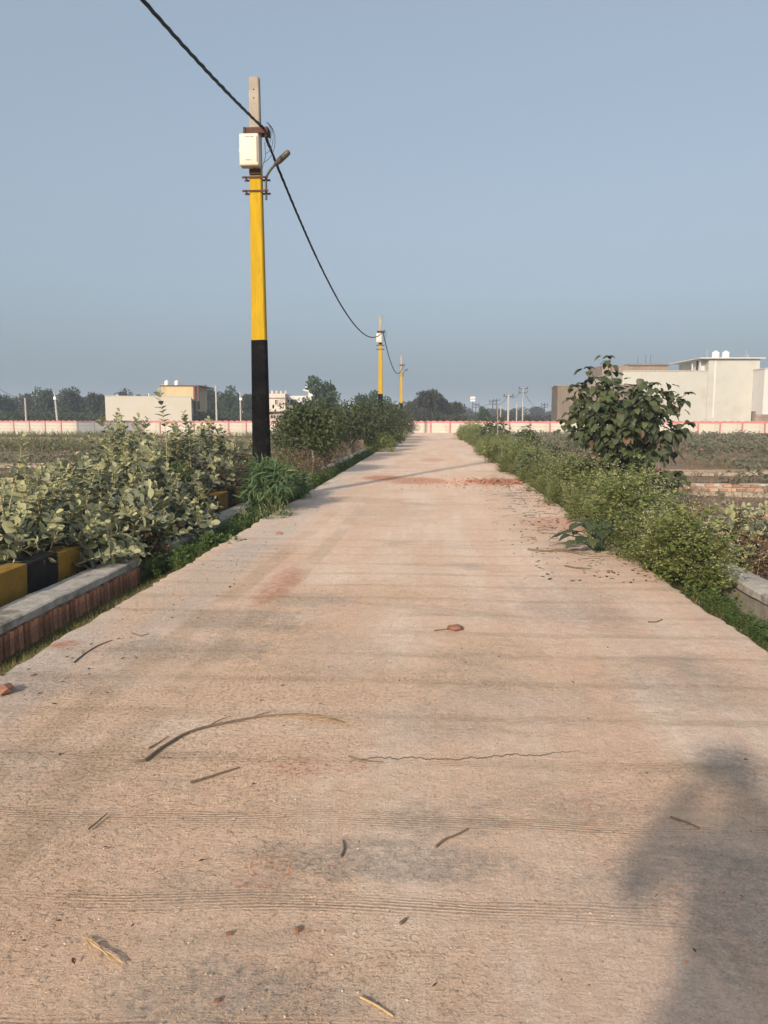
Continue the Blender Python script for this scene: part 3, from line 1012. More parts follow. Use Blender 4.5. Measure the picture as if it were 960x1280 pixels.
def window(parent, x0, x1, y, z0, z1, bars=3, frame='plaster_white', glass='glass'):
    """recessed window with frame and panes; front plane at local y"""
    f = Geo()
    th = .09
    f.bar(x0 - th, x0, y - .06, y + .05, z0 - th, z1 + th); f.bar(x1, x1 + th, y - .06, y + .05, z0 - th, z1 + th)
    f.bar(x0, x1, y - .06, y + .05, z1, z1 + th); f.bar(x0, x1, y - .09, y + .05, z0 - th, z0)
    for k in range(1, bars):
        xx = x0 + (x1 - x0) * k / bars
        f.bar(xx - .025, xx + .025, y - .03, y + .03, z0, z1)
    w = f.obj('window', M[frame], parent)
    Geo().bar(x0, x1, y - .018, y - .004, z0, z1).obj('pane', M[glass], w)
    return w


# --- right: bare brown block building
F = 96
t = bthing('block_building', 693, F, 'bare brown blockwork building left of the broad leaved tree', extra=R(-9))
Geo().bar(0, 10.5, 0, 8, 0, Zp(482.5, F)).obj('wall', M['bare_block'], t)
g = Geo()
g.bar(-.06, 10.56, -.06, 8.06, Zp(482.5, F) + .002, Zp(481.2, F)); g.obj('roof_edge', M['brown_brick'], t)
g = Geo()
for k in range(3):
    g.bar(-.03, .25, -.03, -.001, .2 + 0, Zp(483, F))
g.obj('corner_pier', M['bare_block'], t)
# --- brown roof behind
F = 118
t = bthing('brick_building', 750, F, 'brown brick roof storey rising behind the cream building and the tree')
zt = Zp(457, F)
Geo().bar(0, U(831, 750, F), 0, 8, 0, zt).obj('wall', M['brown_brick'], t)
Geo().bar(U(782, 750, F), U(833, 750, F), -.25, 8.2, zt + .002, zt + .22).obj('roof_slab', M['bare_block'], t)
g = Geo()
for px in (796, 806, 812): g.tube([(U(px, 750, F), 1, zt + .2), (U(px, 750, F), 1, zt + 1.1 + .3 * (px % 3))], .03, 5)
g.obj('starter_bar', M['far_dark'], t)['kind'] = 'stuff'
# --- big cream building
F = 100
t = bthing('cream_building', 776, F, 'big cream plastered building with a raised stair tower behind the pink topped wall')
z1, z2 = Zp(464, F), Zp(448.5, F)
x1, x2, x3 = U(881, 776, F), U(944, 776, F), U(951.5, 776, F)
Geo().bar(0, x1, .15, 14, 0, z1).obj('wall', M['plaster_cream'], t)
Geo().bar(-.05, x1 - .01, .08, .32, z1 + .002, z1 + .12).obj('parapet_cap', M['slab_edge'], t)
Geo().bar(x1, x2, 0, 10, 0, z2).obj('stair_tower', M['plaster_cream'], t)
Geo().bar(x1 + .75, x1 + .98, -.05, -.002, z1 - 6.0, z2 - .3).obj('drain_pipe', M['plaster_white'], t)
g = Geo(); g.bar(x1 - 1.35, x2 + .45, -.5, 10.4, z2 + .002, z2 + .13); g.obj('roof_slab', M['plaster_white'], t)
# porch left of the tower
Geo().bar(x1 - .95, x1 - .8, .5, .65, z1 + .13, z2 - .003).obj('porch_post', M['plaster_white'], t)
Geo().bar(x1 - .95, x1 - .8, 3.0, 3.15, z1 + .13, z2 - .003).obj('porch_post', M['plaster_white'], t)
g = Geo(); g.bar(x1 - .5, x1 - .003, 1.2, 4, z1 + .13, z2 - .003); g.obj('porch_wall', M['plaster_white'], t)
Geo().bar(x1 - .78, x1 - .52, 2.0, 2.06, z1 + .2, z2 - .1).obj('door', M['glass'], t)
Geo().bar(x2, x3, 1.2, 10, 0, Zp(461.5, F)).obj('side_wing', M['plaster_cream'], t)
window(t, x2 + .12, x3 - .12, 1.18, Zp(479, F), Zp(472.5, F), 3)
window(t, x2 + .15, x3 - .2, 1.18, Zp(500, F), Zp(493, F), 2, 'plaster_cream', 'plaster_cream2')
g = Geo()
g.tube([(x1 - .1, .4, z2 + .1), (x1 - .1, .4, z2 + 1.2)], .03, 5); g.tube([(U(928, 776, F), .4, z2 + .2), (U(928, 776, F), .4, z2 + 1.15)], .03, 5)
g.tube([(U(935, 776, F), 1.4, z2 + .2), (U(935, 776, F), 1.4, z2 + .7)], .05, 5)
g.obj('roof_rod', M['far_pole'], t)['kind'] = 'stuff'
cb = t
for px, lab in ((894.5, 'left one of two white water tanks on the cream stair tower'), (907, 'right one of two white water tanks on the cream stair tower')):
    p = at(px, 445, F + 1.5); p.z = Z_FIELD + z2 + .135
    tank(lab, p, .47, 1.0)
# --- white building at the right edge
F = 97
t = bthing('white_house', 951.5, F, 'bright white building at the right edge of the picture')
Geo().bar(0, 12, 0, 9, 0, Zp(461, F)).obj('wall', M['plaster_white'], t)
Geo().bar(-.08, 12.1, -.12, 9.1, Zp(461, F) + .002, Zp(460, F)).obj('roof_slab', M['plaster_white'], t)
window(t, 1.6, 3.4, -.002, Zp(490, F), Zp(474, F), 3)
F = 88
t = bthing('brown_yard_wall', 943, F, 'low brown brick yard wall with a dark end post in front of the white building', 'wall')
Geo().bar(0, 9, 0, .25, 0, Zp(518, F)).obj('wall', M['brown_brick'], t)
Geo().bar(-.35, -.002, -.05, .3, 0, Zp(514, F)).obj('post', M['bare_block'], t)

# --- left: long cream hall
F = 104
t = bthing('cream_hall', 133, F, 'long plain peach cream wall of a hall beyond the left field', extra=R(13))
zt = Zp(495.5, F)
Geo().bar(0, U(231, 133, F) * 1.055, 0, 12, 0, zt).obj('wall', M['plaster_cream2'], t)
Geo().bar(-.04, U(231, 133, F) * 1.055 + .04, -.05, .2, zt + .002, zt + .1).obj('parapet_cap', M['plaster_cream2'], t)
Geo().bar(U(183, 133, F), U(184.5, 133, F), 2, 2.3, zt, zt + .5).obj('roof_stub', M['plaster_white'], t)
Geo().bar(U(143, 133, F), U(146, 133, F), 3, 3.5, zt, zt + .3).obj('roof_stub', M['plaster_white'], t)
# --- yellow house behind
F = 118
t = bthing('yellow_house', 203, F, 'yellow house with maroon trim rising behind the cream hall')
zt = Zp(483, F)
xr = U(243, 203, F)
Geo().bar(0, xr, 0, 9, 0, zt).obj('wall', M['plaster_yellow'], t)
Geo().bar(.05, .5, -.04, -.002, zt - 3, zt + .35).obj('corner_strip', M['plaster_yellow'], t)
Geo().bar(-.1, xr + .9, -.1, 9, zt + .002, zt + .18).obj('roof_slab', M['maroon'], t)
g = Geo(); g.bar(xr + .55, xr + .85, -.05, .3, Zp(512, F), zt); g.bar(xr + .003, xr + .3, -.03, .3, Zp(514, F), zt - .003); g.obj('column', M['maroon'], t)
Geo().bar(xr - 2.0, xr + .9, -1.3, .0 - .003, Zp(503, F) - .003, Zp(501.5, F)).obj('balcony', M['maroon'], t)
g = Geo()
g.bar(xr + .02, xr + .84, -.02, .25, Zp(514, F) - .25, Zp(514, F)); g.bar(xr - 1.6, xr - .4, -.06, -.004, Zp(510, F), Zp(504, F))
g.obj('trim', M['maroon'], t)
for px, lab in ((208.5, 'left one of two white water tanks on the yellow house'), (221, 'right one of two white water tanks on the yellow house')):
    p = at(px, 480, F + 2); p.z = Z_FIELD + zt + .19
    tank(lab, p, .36, .82)
# --- pinkish white two storey house
F = 112
t = bthing('two_storey_house', 335, F, 'weathered pinkish white two storey house with flat roof behind the nearest pole')
xa, xb = U(357, 335, F), U(388, 335, F)
zr, zs = Zp(492, F), Zp(513.5, F)
Geo().bar(-1.5, xa, 0, 9, 0, zr).obj('wall', M['plaster_dirty'], t)
Geo().bar(-1.6, xa + .1, -.12, 9.1, Zp(498, F), Zp(497, F)).obj('cornice', M['brown_brick'], t)
Geo().bar(-1.6, U(372, 335, F), -.9, .0 - .003, zs - .1, zs + .12).obj('balcony_slab', M['plaster_dirty'], t)
g = Geo()
for k in range(7):
    g.bar(-1.4 + k * .65, -1.15 + k * .65, -.02, .1, zr + .003, zr + .42)
g.obj('parapet', M['plaster_dirty'], t)
window(t, U(344.5, 335, F), U(347.5, 335, F), -.003, Zp(505.5, F), Zp(500, F), 2, 'plaster_dirty')
window(t, U(349.5, 335, F), U(351.5, 335, F), -.003, Zp(506, F), Zp(503.5, F), 1, 'plaster_dirty')
window(t, U(353.5, 335, F), U(356, 335, F), -.003, Zp(506, F), Zp(503.5, F), 1, 'plaster_dirty')
window(t, U(338.5, 335, F), U(345, 335, F), -.003, Zp(523, F), Zp(519, F), 2, 'plaster_dirty')
window(t, U(348.5, 335, F), U(356, 335, F), -.003, Zp(524, F), Zp(519, F), 2, 'plaster_dirty')
Geo().bar(xa + .003, xb, 3.0, 10, 0, Zp(494, F)).obj('rear_block', M['plaster_white'], t)
Geo().bar(xa + .003, U(376, 335, F), .4, 2.997, 0, zs).obj('front_block', M['plaster_dirty'], t)
window(t, U(361, 335, F), U(367, 335, F), 2.99, Zp(506, F), Zp(499.5, F), 2, 'far_dark')
g = Geo()
g.bar(U(358.5, 335, F), U(360.3, 335, F), .5, .7, zs + .003, Zp(499, F)); g.bar(U(370, 335, F), U(371, 335, F), .5, .7, zs + .003, Zp(500, F))
g.obj('pillar', M['far_dark'], t)
g = Geo()
for k in range(12): g.bar(U(358, 335, F) + k * .17, U(358, 335, F) + k * .17 + .03, .45, .48, zs + .003, zs + .7)
g.bar(U(358, 335, F), U(376, 335, F), .43, .5, zs + .7, zs + .76)
g.obj('railing', M['plaster_white'], t)
# --- small far house between the trees
F = 150
t = bthing('small_far_house', 492, F, 'tiny white house roof seen just above the roadside trees by the farthest pole')
Geo().bar(0, U(503, 492, F), 0, 6, 0, Zp(505, F)).obj('wall', M['plaster_white'], t)
Geo().bar(-.5, U(505, 492, F), -.5, 6, Zp(505, F) + .002, Zp(504, F)).obj('roof_slab', M['plaster_white'], t)
window(t, .4, 1.0, -.003, Zp(509, F), Zp(506.3, F), 1)

# ================================================================== FAR POLES AND WIRES
def far_pole(px, ytop, F, label, arms=0, dark=False, w=.2, group='thin poles beyond the boundary wall', head=None, lean=0):
    p = at(px, 530, F); p.z = Z_FIELD
    H = Zp(ytop, F)
    t = thing('distant_pole', p, label, 'pole', group)
    m = M['far_dark'] if dark else M['far_pole']
    Geo().tube([(0, 0, 0), (lean, 0, H)], [w * .6, w * .42], 6).obj('shaft', m, t)
    if arms:
        g = Geo()
        for k in range(arms):
            g.box((lean, 0, H - .25 - k * .6), (1.5 - .3 * k, .1, .1))
            for s in (-1, 0, 1): g.tube([(lean + s * .6, 0, H - .2 - k * .6), (lean + s * .6, 0, H + .1 - k * .6)], .06, 6)
        g.obj('crossarm', M['far_dark'] if head != 'white' else M['far_pole'], t)
    if head == 'lamp':
        Geo().box((lean + .1, -.1, H - 1.0), (.35, .3, .4)).obj('lamp_box', M['tank'], t)
    if head == 'sign':
        g = Geo(); g.box((0, 0, H + .35), (.42 * 3, .3, 1.2)); g.obj('white_panel', M['tank'], t)
        g = Geo(); g.box((0, -.02, H + .35), (.42 * 3.1, .3, .25)); g.obj('red_band', M['wall_pink'], t)
    if head == 'white':
        g = Geo()
        for a in range(5):
            an = a * PI / 4 - .2
            g.tube([(0, 0, H - .5), (.75 * math.cos(an), 0, H - .5 + .75 * math.sin(an))], .09, 6)
        g.box((.3, -.1, H - 1.0), (.5, .3, .5))
        g.obj('insulator', M['tank'], t)
    return at(px, ytop, F)


fp = {}
far_pole(33, 497.5, 108, 'plain pale pole left of the lamp pole over the left field wall', w=.22)
far_pole(72.5, 489, 112, 'pale leaning pole with a small lamp box in front of the left trees', head='lamp', w=.26, lean=-.3)
far_pole(271, 482, 108, 'tall pale pole between the yellow house and the nearest roadside pole', w=.24)
far_pole(301, 490, 112, 'shorter pale pole just left of the nearest roadside pole', head='lamp', w=.2)
far_pole(386.5, 484, 100, 'pale pole topped with bright white crossarms before the round green tree', head='white', w=.26)
far_pole(452, 498, 112, 'short white pole top just above the left roadside trees', w=.26)
tops = []
for px, yt, F, lab, arms, dark, head in (
        (576.5, 505, 170, 'dim dark pole at the right end of the big tree', 1, True, None),
        (594.5, 504, 160, 'dark pole with crossarm left of the round green tree', 2, True, None),
        (590.5, 500.5, 200, 'thin mast carrying a small red and white box', 0, True, 'sign'),
        (615.5, 500, 150, 'dark pole with wide crossarms above the right verge bushes', 2, True, None),
        (620.5, 499, 165, 'dark pole close to the right of the wide armed one', 1, True, None),
        (625.5, 505, 125, 'short pale pole behind the dark leafy verge shrub', 0, False, None),
        (635, 493, 108, 'thick pale pole, brightest in the group right of the road', 1, False, None),
        (645.5, 504.5, 118, 'slim pale pole between the two tallest right poles', 0, False, None),
        (653, 484, 118, 'tallest slender pale pole with crossarms right of the road', 2, False, None),
        (680, 504, 160, 'dark pole just left of the brown block building', 2, True, None)):
    far_pole(px, yt, F, lab, arms, dark, .28 if px == 635 else .2, head=head)
    if px not in (590.5, 625.5, 645.5): tops.append((px, yt, F))


def far_wire(a, b, sag, label, r=.03):
    g = Geo()
    pts = [a.lerp(b, i / 16) - Vector((0, 0, 4 * sag * i / 16 * (1 - i / 16))) for i in range(17)]
    g.tube(pts, r, 4)
    tag(g.obj('distant_wire', M['far_dark']), label, 'wire', 'wires strung between the distant poles')


TP = lambda px, y, F: at(px, y, F)
far_wire(TP(-10, 479, 108), TP(33, 498, 108), .5, 'thin wire sloping down at the far left edge to a pale pole', .035)
far_wire(TP(576, 506, 170), TP(594.5, 505, 160), .6, 'thin wire between the two dark poles beside the round green tree')
far_wire(TP(594.5, 505, 160), TP(615.5, 502, 150), .6, 'thin wire over the round green tree right of the road')
far_wire(TP(615.5, 502, 150), TP(635, 494, 108), 1.0, 'thin wire rising to the brightest pale pole right of the road')
far_wire(TP(635, 494, 108), TP(653, 485, 118), .8, 'thin wire between the brightest and the tallest right poles')
far_wire(TP(653, 486, 118), TP(680, 505, 160), 1.5, 'thin wire from the tallest right pole down to the dark pole by the brown building')
far_wire(TP(594.5, 506.5, 160), TP(680, 507, 160), 1.0, 'long low wire behind all the right poles')
far_wire(TP(680, 505, 160), TP(692, 506, 140), .3, 'short wire end running behind the brown block building')


# ================================================================== PLANTS
def leaf_mats_mesh(name, tpl, mat, vs, smooth=True):
    return [Geo().add(tpl[0], tpl[1], 0, v).mesh(name, mat, smooth) for v in vs]


MILK_LEAF = leaf_mats_mesh('leaf', TPL_OBOV, M['milk'], (.05, .3, .5, .7, .82, .95))
MILK_YOUNG = leaf_mats_mesh('leaf', TPL_OBOV, M['milk_young'], (.1, .5, .9))
TREE_LEAF = leaf_mats_mesh('leaf', TPL_HEART, M['tree_leaf'], (.0, .2, .4, .6, .8, .92, .99))


def place_leaf(parent, me, P, ax, nm, size):
    m = frames(np.array([ax]), np.array([nm]))[0] * size
    o = link('leaf', me, parent)
    o.matrix_basis = Matrix(((m[0][0], m[0][1], m[0][2], P[0]), (m[1][0], m[1][1], m[1][2], P[1]), (m[2][0], m[2][1], m[2][2], P[2]), (0, 0, 0, 1)))
    return o


def milkweed(loc, h, spread, nst, label, group, single=True, lean=(0, 0), leaf=.13, extra=None, dry=True):
    t = thing('milkweed_bush', loc, label, 'bush', group)
    P, A, Nn, S, Yg = [], [], [], [], []
    stemsG = Geo()
    curves = []
    for i in range(nst):
        kx, ky = random.uniform(-.16, .16), random.uniform(-.16, .16)
        a = 2 * PI * i / nst + random.uniform(-.4, .4)
        u_ = random.random()
        out = spread * (.25 + .95 * u_)
        hh = h * random.uniform(.72, 1.0) * (1 - .62 * u_ ** 1.3)
        ex, ey = math.cos(a) * out + lean[0] * random.uniform(.5, 1), math.sin(a) * out + lean[1] * random.uniform(.5, 1)
        sx, sy = math.cos(a) * .1, math.sin(a) * .1
        bend = random.uniform(.5, 1.1)
        pts = []
        for k in range(10):
            s = k / 9
            wob = .045 * math.sin(s * 7 + i)
            pts.append(Vector((sx + ex * s ** bend + wob + kx * math.sin(s * 3.6), sy + ey * s ** bend - wob + ky * math.sin(s * 3.6), hh * (s ** (1.15)) + .05 * math.sin(s * PI))))
        curves.append(pts)
    for c in (extra or []):
        curves.append([Vector(p) for p in c])
    for i, pts in enumerate(curves):
        n = len(pts)
        r0 = random.uniform(.010, .016)
        if single:
            Geo().tube(pts, np.linspace(r0, .004, n), 6).obj('stem', M['stem'], t, True)
        else:
            stemsG.tube(pts, np.linspace(r0, .004, n), 5)
        L = sum((pts[k + 1] - pts[k]).length for k in range(n - 1))
        nn = max(5, int(L * (.62 if i < nst else .34) / (leaf * .46)))
        for k in range(nn):
            s_lo = .36 if i < nst else .66
            s = s_lo + (1 - s_lo) * (k / (nn - 1)) ** .8
            q = s * (n - 1); k0 = min(int(q), n - 2); fr = q - k0
            p = pts[k0].lerp(pts[k0 + 1], fr)
            T = (pts[k0 + 1] - pts[k0]).normalized()
            side = T.cross(Vector((0, 0, 1)))
            if side.length < .1: side = Vector((1, 0, 0))
            side.normalize()
            oth = T.cross(side)
            an = (k % 2) * PI / 2 + random.uniform(-.35, .35)
            top = s > .9
            for sg in (0, PI):
                if random.random() < .08: continue
                d = side * math.cos(an + sg) + oth * math.sin(an + sg)
                up = 1.1 if top else random.uniform(.25, .7)
                ax = (d + T * up + Vector((0, 0, .12))).normalized()
                nm = (T * .9 - d * .35 + Vector((0, 0, .9))).normalized()
                P.append(p[:]); A.append(ax[:]); Nn.append(nm[:])
                S.append(leaf * random.uniform(.75, 1.25) * (.55 if k >= nn - 2 else (.8 if k == 0 else 1)))
                Yg.append(k >= nn - 3 and random.random() < .75)
    if not single:
        stemsG.obj('stem', M['stem'], t, True)
    idx = list(range(len(P))); random.shuffle(idx)
    ind = idx[:290] if single else []
    for i in ind:
        place_leaf(t, random.choice(MILK_YOUNG if Yg[i] else MILK_LEAF), P[i], A[i], Nn[i], S[i])
    rest = idx[290:] if single else idx
    if rest:
        P, A, Nn, S = map(np.array, (P, A, Nn, S)); Yg = np.array(Yg)
        g = Geo()
        rest = np.array(rest)
        y = rest[Yg[rest]]; o = rest[~Yg[rest]]
        leaves(g, TPL_OBOV, P[o], A[o], Nn[o], S[o], None, 0)
        if len(y): leaves(g, TPL_OBOV, P[y], A[y], Nn[y], S[y], None, 1)
        f = g.obj('foliage', [M['milk'], M['milk_young']], t, True)
        f['kind'] = 'stuff'
    if dry:
        g = Geo()
        nd = 420
        P2 = np.stack([RNG.normal(0, spread * .4, nd), RNG.normal(0, spread * .4, nd), RNG.uniform(.02, h * .5, nd)], -1)
        leaves(g, TPL_OVAL, P2, rdir(nd, -1, .1), rdir(nd), RNG.uniform(.05, .12, nd))
        for k in range(14):
            a, b = RNG.normal(0, spread * .35, 2), RNG.normal(0, spread * .5, 2)
            g.tube([(a[0], a[1], .0), ((a[0] + b[0]) / 2, (a[1] + b[1]) / 2, h * .25), (b[0], b[1], h * .45)], .005, 4, v=.8)
        d = g.obj('dry_foliage', M['milk_dry'], t); d['kind'] = 'stuff'
    return t


def gz(x, y): return ground_z(x, y)


MG = 'grey green milkweed bushes on the left bank'
near_specs = [
    # x, y, h, spread, stems, lean, label
    (-4.62, 7.1, 1.0, .55, 13, (.15, .1), 'milkweed bush with pale leaves over the yellow kerb block at the left edge'),
    (-4.62, 8.35, 1.2, .75, 15, (.30, .15), 'milkweed bush whose long bare stems reach out over the end of the near brick wall'),
    (-5.25, 9.0, 1.3, .75, 14, (0, .1), 'milkweed bush with one tall pale shoot standing above the wall at far left'),
    (-4.75, 10.2, 1.3, .85, 15, (.2, .2), 'wide milkweed bush leaning over the gap between the two near low walls'),
    (-5.85, 11.3, 1.15, .9, 14, (0, 0), 'milkweed bush in the second row behind the wide one, before the cream hall'),
]
for i, (x, y, h, sp, ns, lean, lab) in enumerate(near_specs):
    z = gz(x, y)
    ns = int(ns * 1.45)
    extra = None
    if i == 1:
        extra = []
        for k, (ex, ey, ez) in enumerate(((1.15, .5, .30), (1.25, 1.2, .55), (1.0, 1.5, .85), (.95, .2, .22), (.8, 1.9, .9))):
            pts = []
            for q in range(10):
                s = q / 9
                pts.append((ex * s, ey * s, .30 * (1 - s) * s * 2.2 + .12 + (ez - .12) * s ** 1.3 - .16 * math.sin(s * PI)))
            extra.append(pts)
    if i == 2:
        extra = [[(-.12 * s + .06 * math.sin(s * 4), -.1 * s, 1.9 * s) for s in np.linspace(0, 1, 10)], [(.35 * s - .05 * math.sin(s * 5), -.2 * s, 1.6 * s) for s in np.linspace(0, 1, 10)]]
    milkweed((x, y, z), h, sp, ns, lab, MG, True, lean, .13, extra)
mid_specs = [
    (-4.6, 12.0, 1.25, .75, 'milkweed bush left of the small bright green shrub, over the kerb blocks'),
    (-5.3, 13.1, 1.6, .8, 'milkweed bush directly behind the small bright green shrub'),
    (-6.9, 12.6, 1.0, .9, 'milkweed bush at the outer side of the left bank, below the grey wall panels'),
    (-4.75, 14.6, 1.6, .8, 'milkweed bush touching the foot of the nearest pole'),
    (-6.1, 14.9, 1.85, .9, 'tall milkweed bush whose tips overlap the yellow house'),
    (-7.9, 15.2, 1.1, .9, 'milkweed bush behind the outer left bank, below the cream hall'),
    (-5.2, 16.6, 1.8, .8, 'milkweed bush just behind and left of the nearest pole'),
    (-7.0, 17.6, 1.65, .9, 'milkweed bush in the back row, tips against the white and pink wall'),
    (-9.4, 17.9, .8, .8, 'outlying milkweed bush in the left field'),
    (-5.9, 19.5, 1.6, .9, 'farthest milkweed bush left of the nearest pole'),
    (-4.6, 18.2, 1.2, .7, 'small milkweed bush behind the foot of the nearest pole'),
    (-3.95, 9.6, .75, .6, 'low milkweed bush spilling across the gap to the road side of the kerb blocks'),
    (-3.9, 10.7, .8, .62, 'low milkweed bush hanging over the kerb blocks before the second drain wall'),
    (-3.95, 11.8, .8, .5, 'small milkweed bush leaning over the second drain wall beside the green shrub'),
    (-4.0, 8.7, .6, .42, 'small low milkweed bush covering the kerb blocks behind the end of the near brick wall'),
    (-4.45, 8.0, .8, .55, 'milkweed bush at the left edge, leaves hanging over the black kerb block'),
    (-5.5, 10.2, 1.05, .75, 'milkweed bush at the left edge behind the one with the tall pale shoot'),
    (-4.45, 11.2, 1.25, .6, 'milkweed bush in front of the small bright green shrub, above the second drain wall'),
    (-5.4, 12.1, 1.3, .7, 'milkweed bush in the middle of the left bank below the cream hall corner'),
    (-6.5, 13.9, 1.2, .8, 'milkweed bush in the outer left bank below the middle of the cream hall'),
]
for x, y, h, sp, lab in mid_specs:
    milkweed((x, y, gz(x, y)), h * 1.1, sp, 34, lab, MG, False, (0, 0), .14)
milkweed((-5.15, 14.3, gz(-5.1, 14.3)), 1.5, .5, 10, 'milkweed bush sending one tall thin shoot up against the yellow house', MG, False, (0, 0), .15,
         [[(-.05 + .14 * math.sin(s * 3), 0, 2.35 * s) for s in np.linspace(0, 1, 10)]])
milkweed((3.95, 9.9, gz(3.9, 9.9)), .95, .5, 12, 'grey milkweed standing behind the right drain wall at the right edge', 'milkweeds on the right bank', True, (.1, 0), .15, None)
milkweed((4.35, 11.6, gz(4, 11.6)), .8, .45, 10, 'smaller grey milkweed just behind the one at the right edge', 'milkweeds on the right bank', False, (0, 0), .14)
milkweed((5.6, 14.2, gz(5, 14)), .55, .5, 9, 'low grey milkweed in front of the orange brick footing', 'milkweeds on the right bank', False, (0, 0), .14)


# --- generic leafy shrub prototype
def shrub_geo(rx, ry, h, n, tpl, size, z0=.0, clumps=9, inner=.3, droop=.2):
    g = Geo()
    # clump centres through the volume
    C_ = []
    for k in range(clumps):
        d = rdir(1, -.6, 1)[0]
        r = RNG.uniform(inner, .78)
        C_.append((d[0] * rx * r, d[1] * ry * r, z0 + (h - z0) * (.5 + .42 * d[2] * r / .78)))
    C_ = np.array(C_)
    ci = RNG.integers(0, clumps, n)
    cr = RNG.uniform(.28, .5, clumps) * min(rx, ry, (h - z0) * .7)
    d = rdir(n)
    rr = RNG.random(n) ** .45
    P = C_[ci] + d * (cr[ci] * rr)[:, None] * np.array([1, 1, .85])
    P[:, 2] = np.maximum(P[:, 2], .03)
    ax = unit(d * .8 + rdir(n) * .8 + np.array([0, 0, -droop]))
    nm = unit(d * .6 + rdir(n) * .6 + np.array([0, 0, .7]))
    cv = RNG.random(clumps)[ci] * .55 + RNG.random(n) * .45
    leaves(g, tpl, P, ax, nm, RNG.uniform(.7, 1.25, n) * size, cv)
    return g, C_


def stems_geo(C_, base_z=0, r=.02, trunk=None, spread=.06):
    g = Geo()
    if trunk:
        tp = [(0, 0, -.1), (.02, .01, trunk * .4), (-.01, .02, trunk * .8), (0, 0, trunk)]
        g.tube(tp, [r * 1.3, r, r * .9, r * .75], 7)
        st = Vector((0, 0, trunk * .92))
    else:
        st = None
    for c in C_:
        c = Vector(c)
        a = st if st else Vector((c.x * spread * 2, c.y * spread * 2, -.05))
        m = a.lerp(c, .5) + Vector((c.x * .08, c.y * .08, .04))
        g.tube([a, a.lerp(m, .5) + Vector((.01, 0, .01)), m, c], [r * .6, r * .45, r * .32, r * .12], 5)
    return g


def shrub(loc, rx, ry, h, n, tpl, size, mat, name, label, group, bark='bark', trunk=None, r=.02, z0=.0, clumps=10, rz=0, cat='shrub', flowers=0):
    t = thing(name, loc, label, cat, group, rz)
    g, C_ = shrub_geo(rx, ry, h, n, tpl, size, z0, clumps)
    f = g.obj('foliage' if not trunk else 'crown', M[mat], t); f['kind'] = 'stuff'
    s = stems_geo(C_, 0, r, trunk).obj('trunk' if trunk else 'stem', M[bark], t, True)
    if flowers:
        g = Geo()
        V = RNG.integers(0, len(C_), flowers)
        P = C_[V] + rdir(flowers, -.1, 1) * np.array([rx, ry, h * .5]) * .45
        leaves(g, TPL_TRI, P, rdir(flowers), rdir(flowers, .2, 1), .02)
        q = g.obj('flower', M['weed_flower'], t); q['kind'] = 'stuff'
    return t


# --- the row of small broad-crowned trees left of the road
RG = 'small dark trees in a row left of the road'
row_specs = [(-3.62, 22.0, 2.35, 1.15, 1.0, 'nearest small tree of the left row, its pale forked trunk showing below the crown'),
             (-4.2, 26.5, 2.4, 1.25, .9, 'second small tree of the left row from the nearest pole'),
             (-3.4, 30.5, 2.55, 1.3, .8, 'third small tree of the left row from the nearest pole'),
             (-3.9, 35.5, 2.8, 1.5, .6, 'fourth small tree of the left row, under the distant white pole top'),
             (-3.3, 41.0, 2.8, 1.5, .6, 'fifth small tree of the left row, hiding the base of the middle pole'),
             (-3.6, 47.0, 3.0, 1.6, .5, 'sixth small tree of the left row, beside the middle pole'),
             (-3.0, 54.0, 2.9, 1.6, .5, 'seventh small tree of the left row, under the farthest pole'),
             (-3.4, 62.0, 3.0, 1.7, .5, 'last small tree of the left row before the boundary wall'),
             (-6.0, 33.0, 2.3, 1.3, .6, 'small tree set back behind the left row over the field')]
for x, y, h, r_, tr, lab in row_specs:
    n = int(3600 * (22 / y) ** .25)
    shrub((x, y, gz(x, y)), r_, r_, h, n, TPL_OVAL, .12 if y < 34 else .15, 'row_leaf', 'roadside_tree', lab, RG, 'bark_pale', tr, .045, tr * .55, 24, 0, 'tree')

shrub((-4.35, 12.7, gz(-4.3, 12.7)), .42, .42, 1.25, 1300, TPL_OVAL, .05, 'lush', 'green_shrub', 'small bright green fine leaved shrub rising between the grey milkweeds', None)
shrub((-2.85, 9.7, gz(-3, 9.7) ), .42, .6, .35, 420, TPL_OVAL, .07, 'lush', 'creeping_weed', 'low bright green leafy weed at the end of the near brick wall', None, cat='weed')

# lance-leaved clump at the foot of the pole
def lance_clump(loc, r, h, n, label, mat='lance', group=None, name='long_leaved_weed', size=.3):
    t = thing(name, loc, label, 'weed', group)
    g = Geo(); sg = Geo()
    ns = n // 22
    for k in range(ns):
        a = random.uniform(0, 2 * PI); rr = r * math.sqrt(random.random())
        hh = h * random.uniform(.6, 1) * (1 - .45 * (rr / r) ** 2)
        b = Vector((rr * math.cos(a), rr * math.sin(a), 0)); lean = Vector((math.cos(a), math.sin(a), 0)) * .25 * rr / r
        tip = b + lean + Vector((random.uniform(-.1, .1), random.uniform(-.1, .1), hh))
        sg.tube([b, b.lerp(tip, .5) + Vector((.01, 0, 0)), tip], [.007, .005, .003], 4)
        m = 22
        s = RNG.uniform(.15, 1, m)
        P = np.array(b)[None] + s[:, None] * np.array(tip - b)[None]
        P = P + RNG.normal(0, .04, P.shape) * np.array([1, 1, .5])
        d = rdir(m, -.3, .7)
        leaves(g, TPL_LANCE, P, d, unit(np.stack([-d[:, 0] * .5, -d[:, 1] * .5, np.ones(m)], -1)), RNG.uniform(.55, 1, m) * size, None)
    g.obj('foliage', M[mat], t)['kind'] = 'stuff'
    sg.obj('stem', M['stem'], t)
    return t


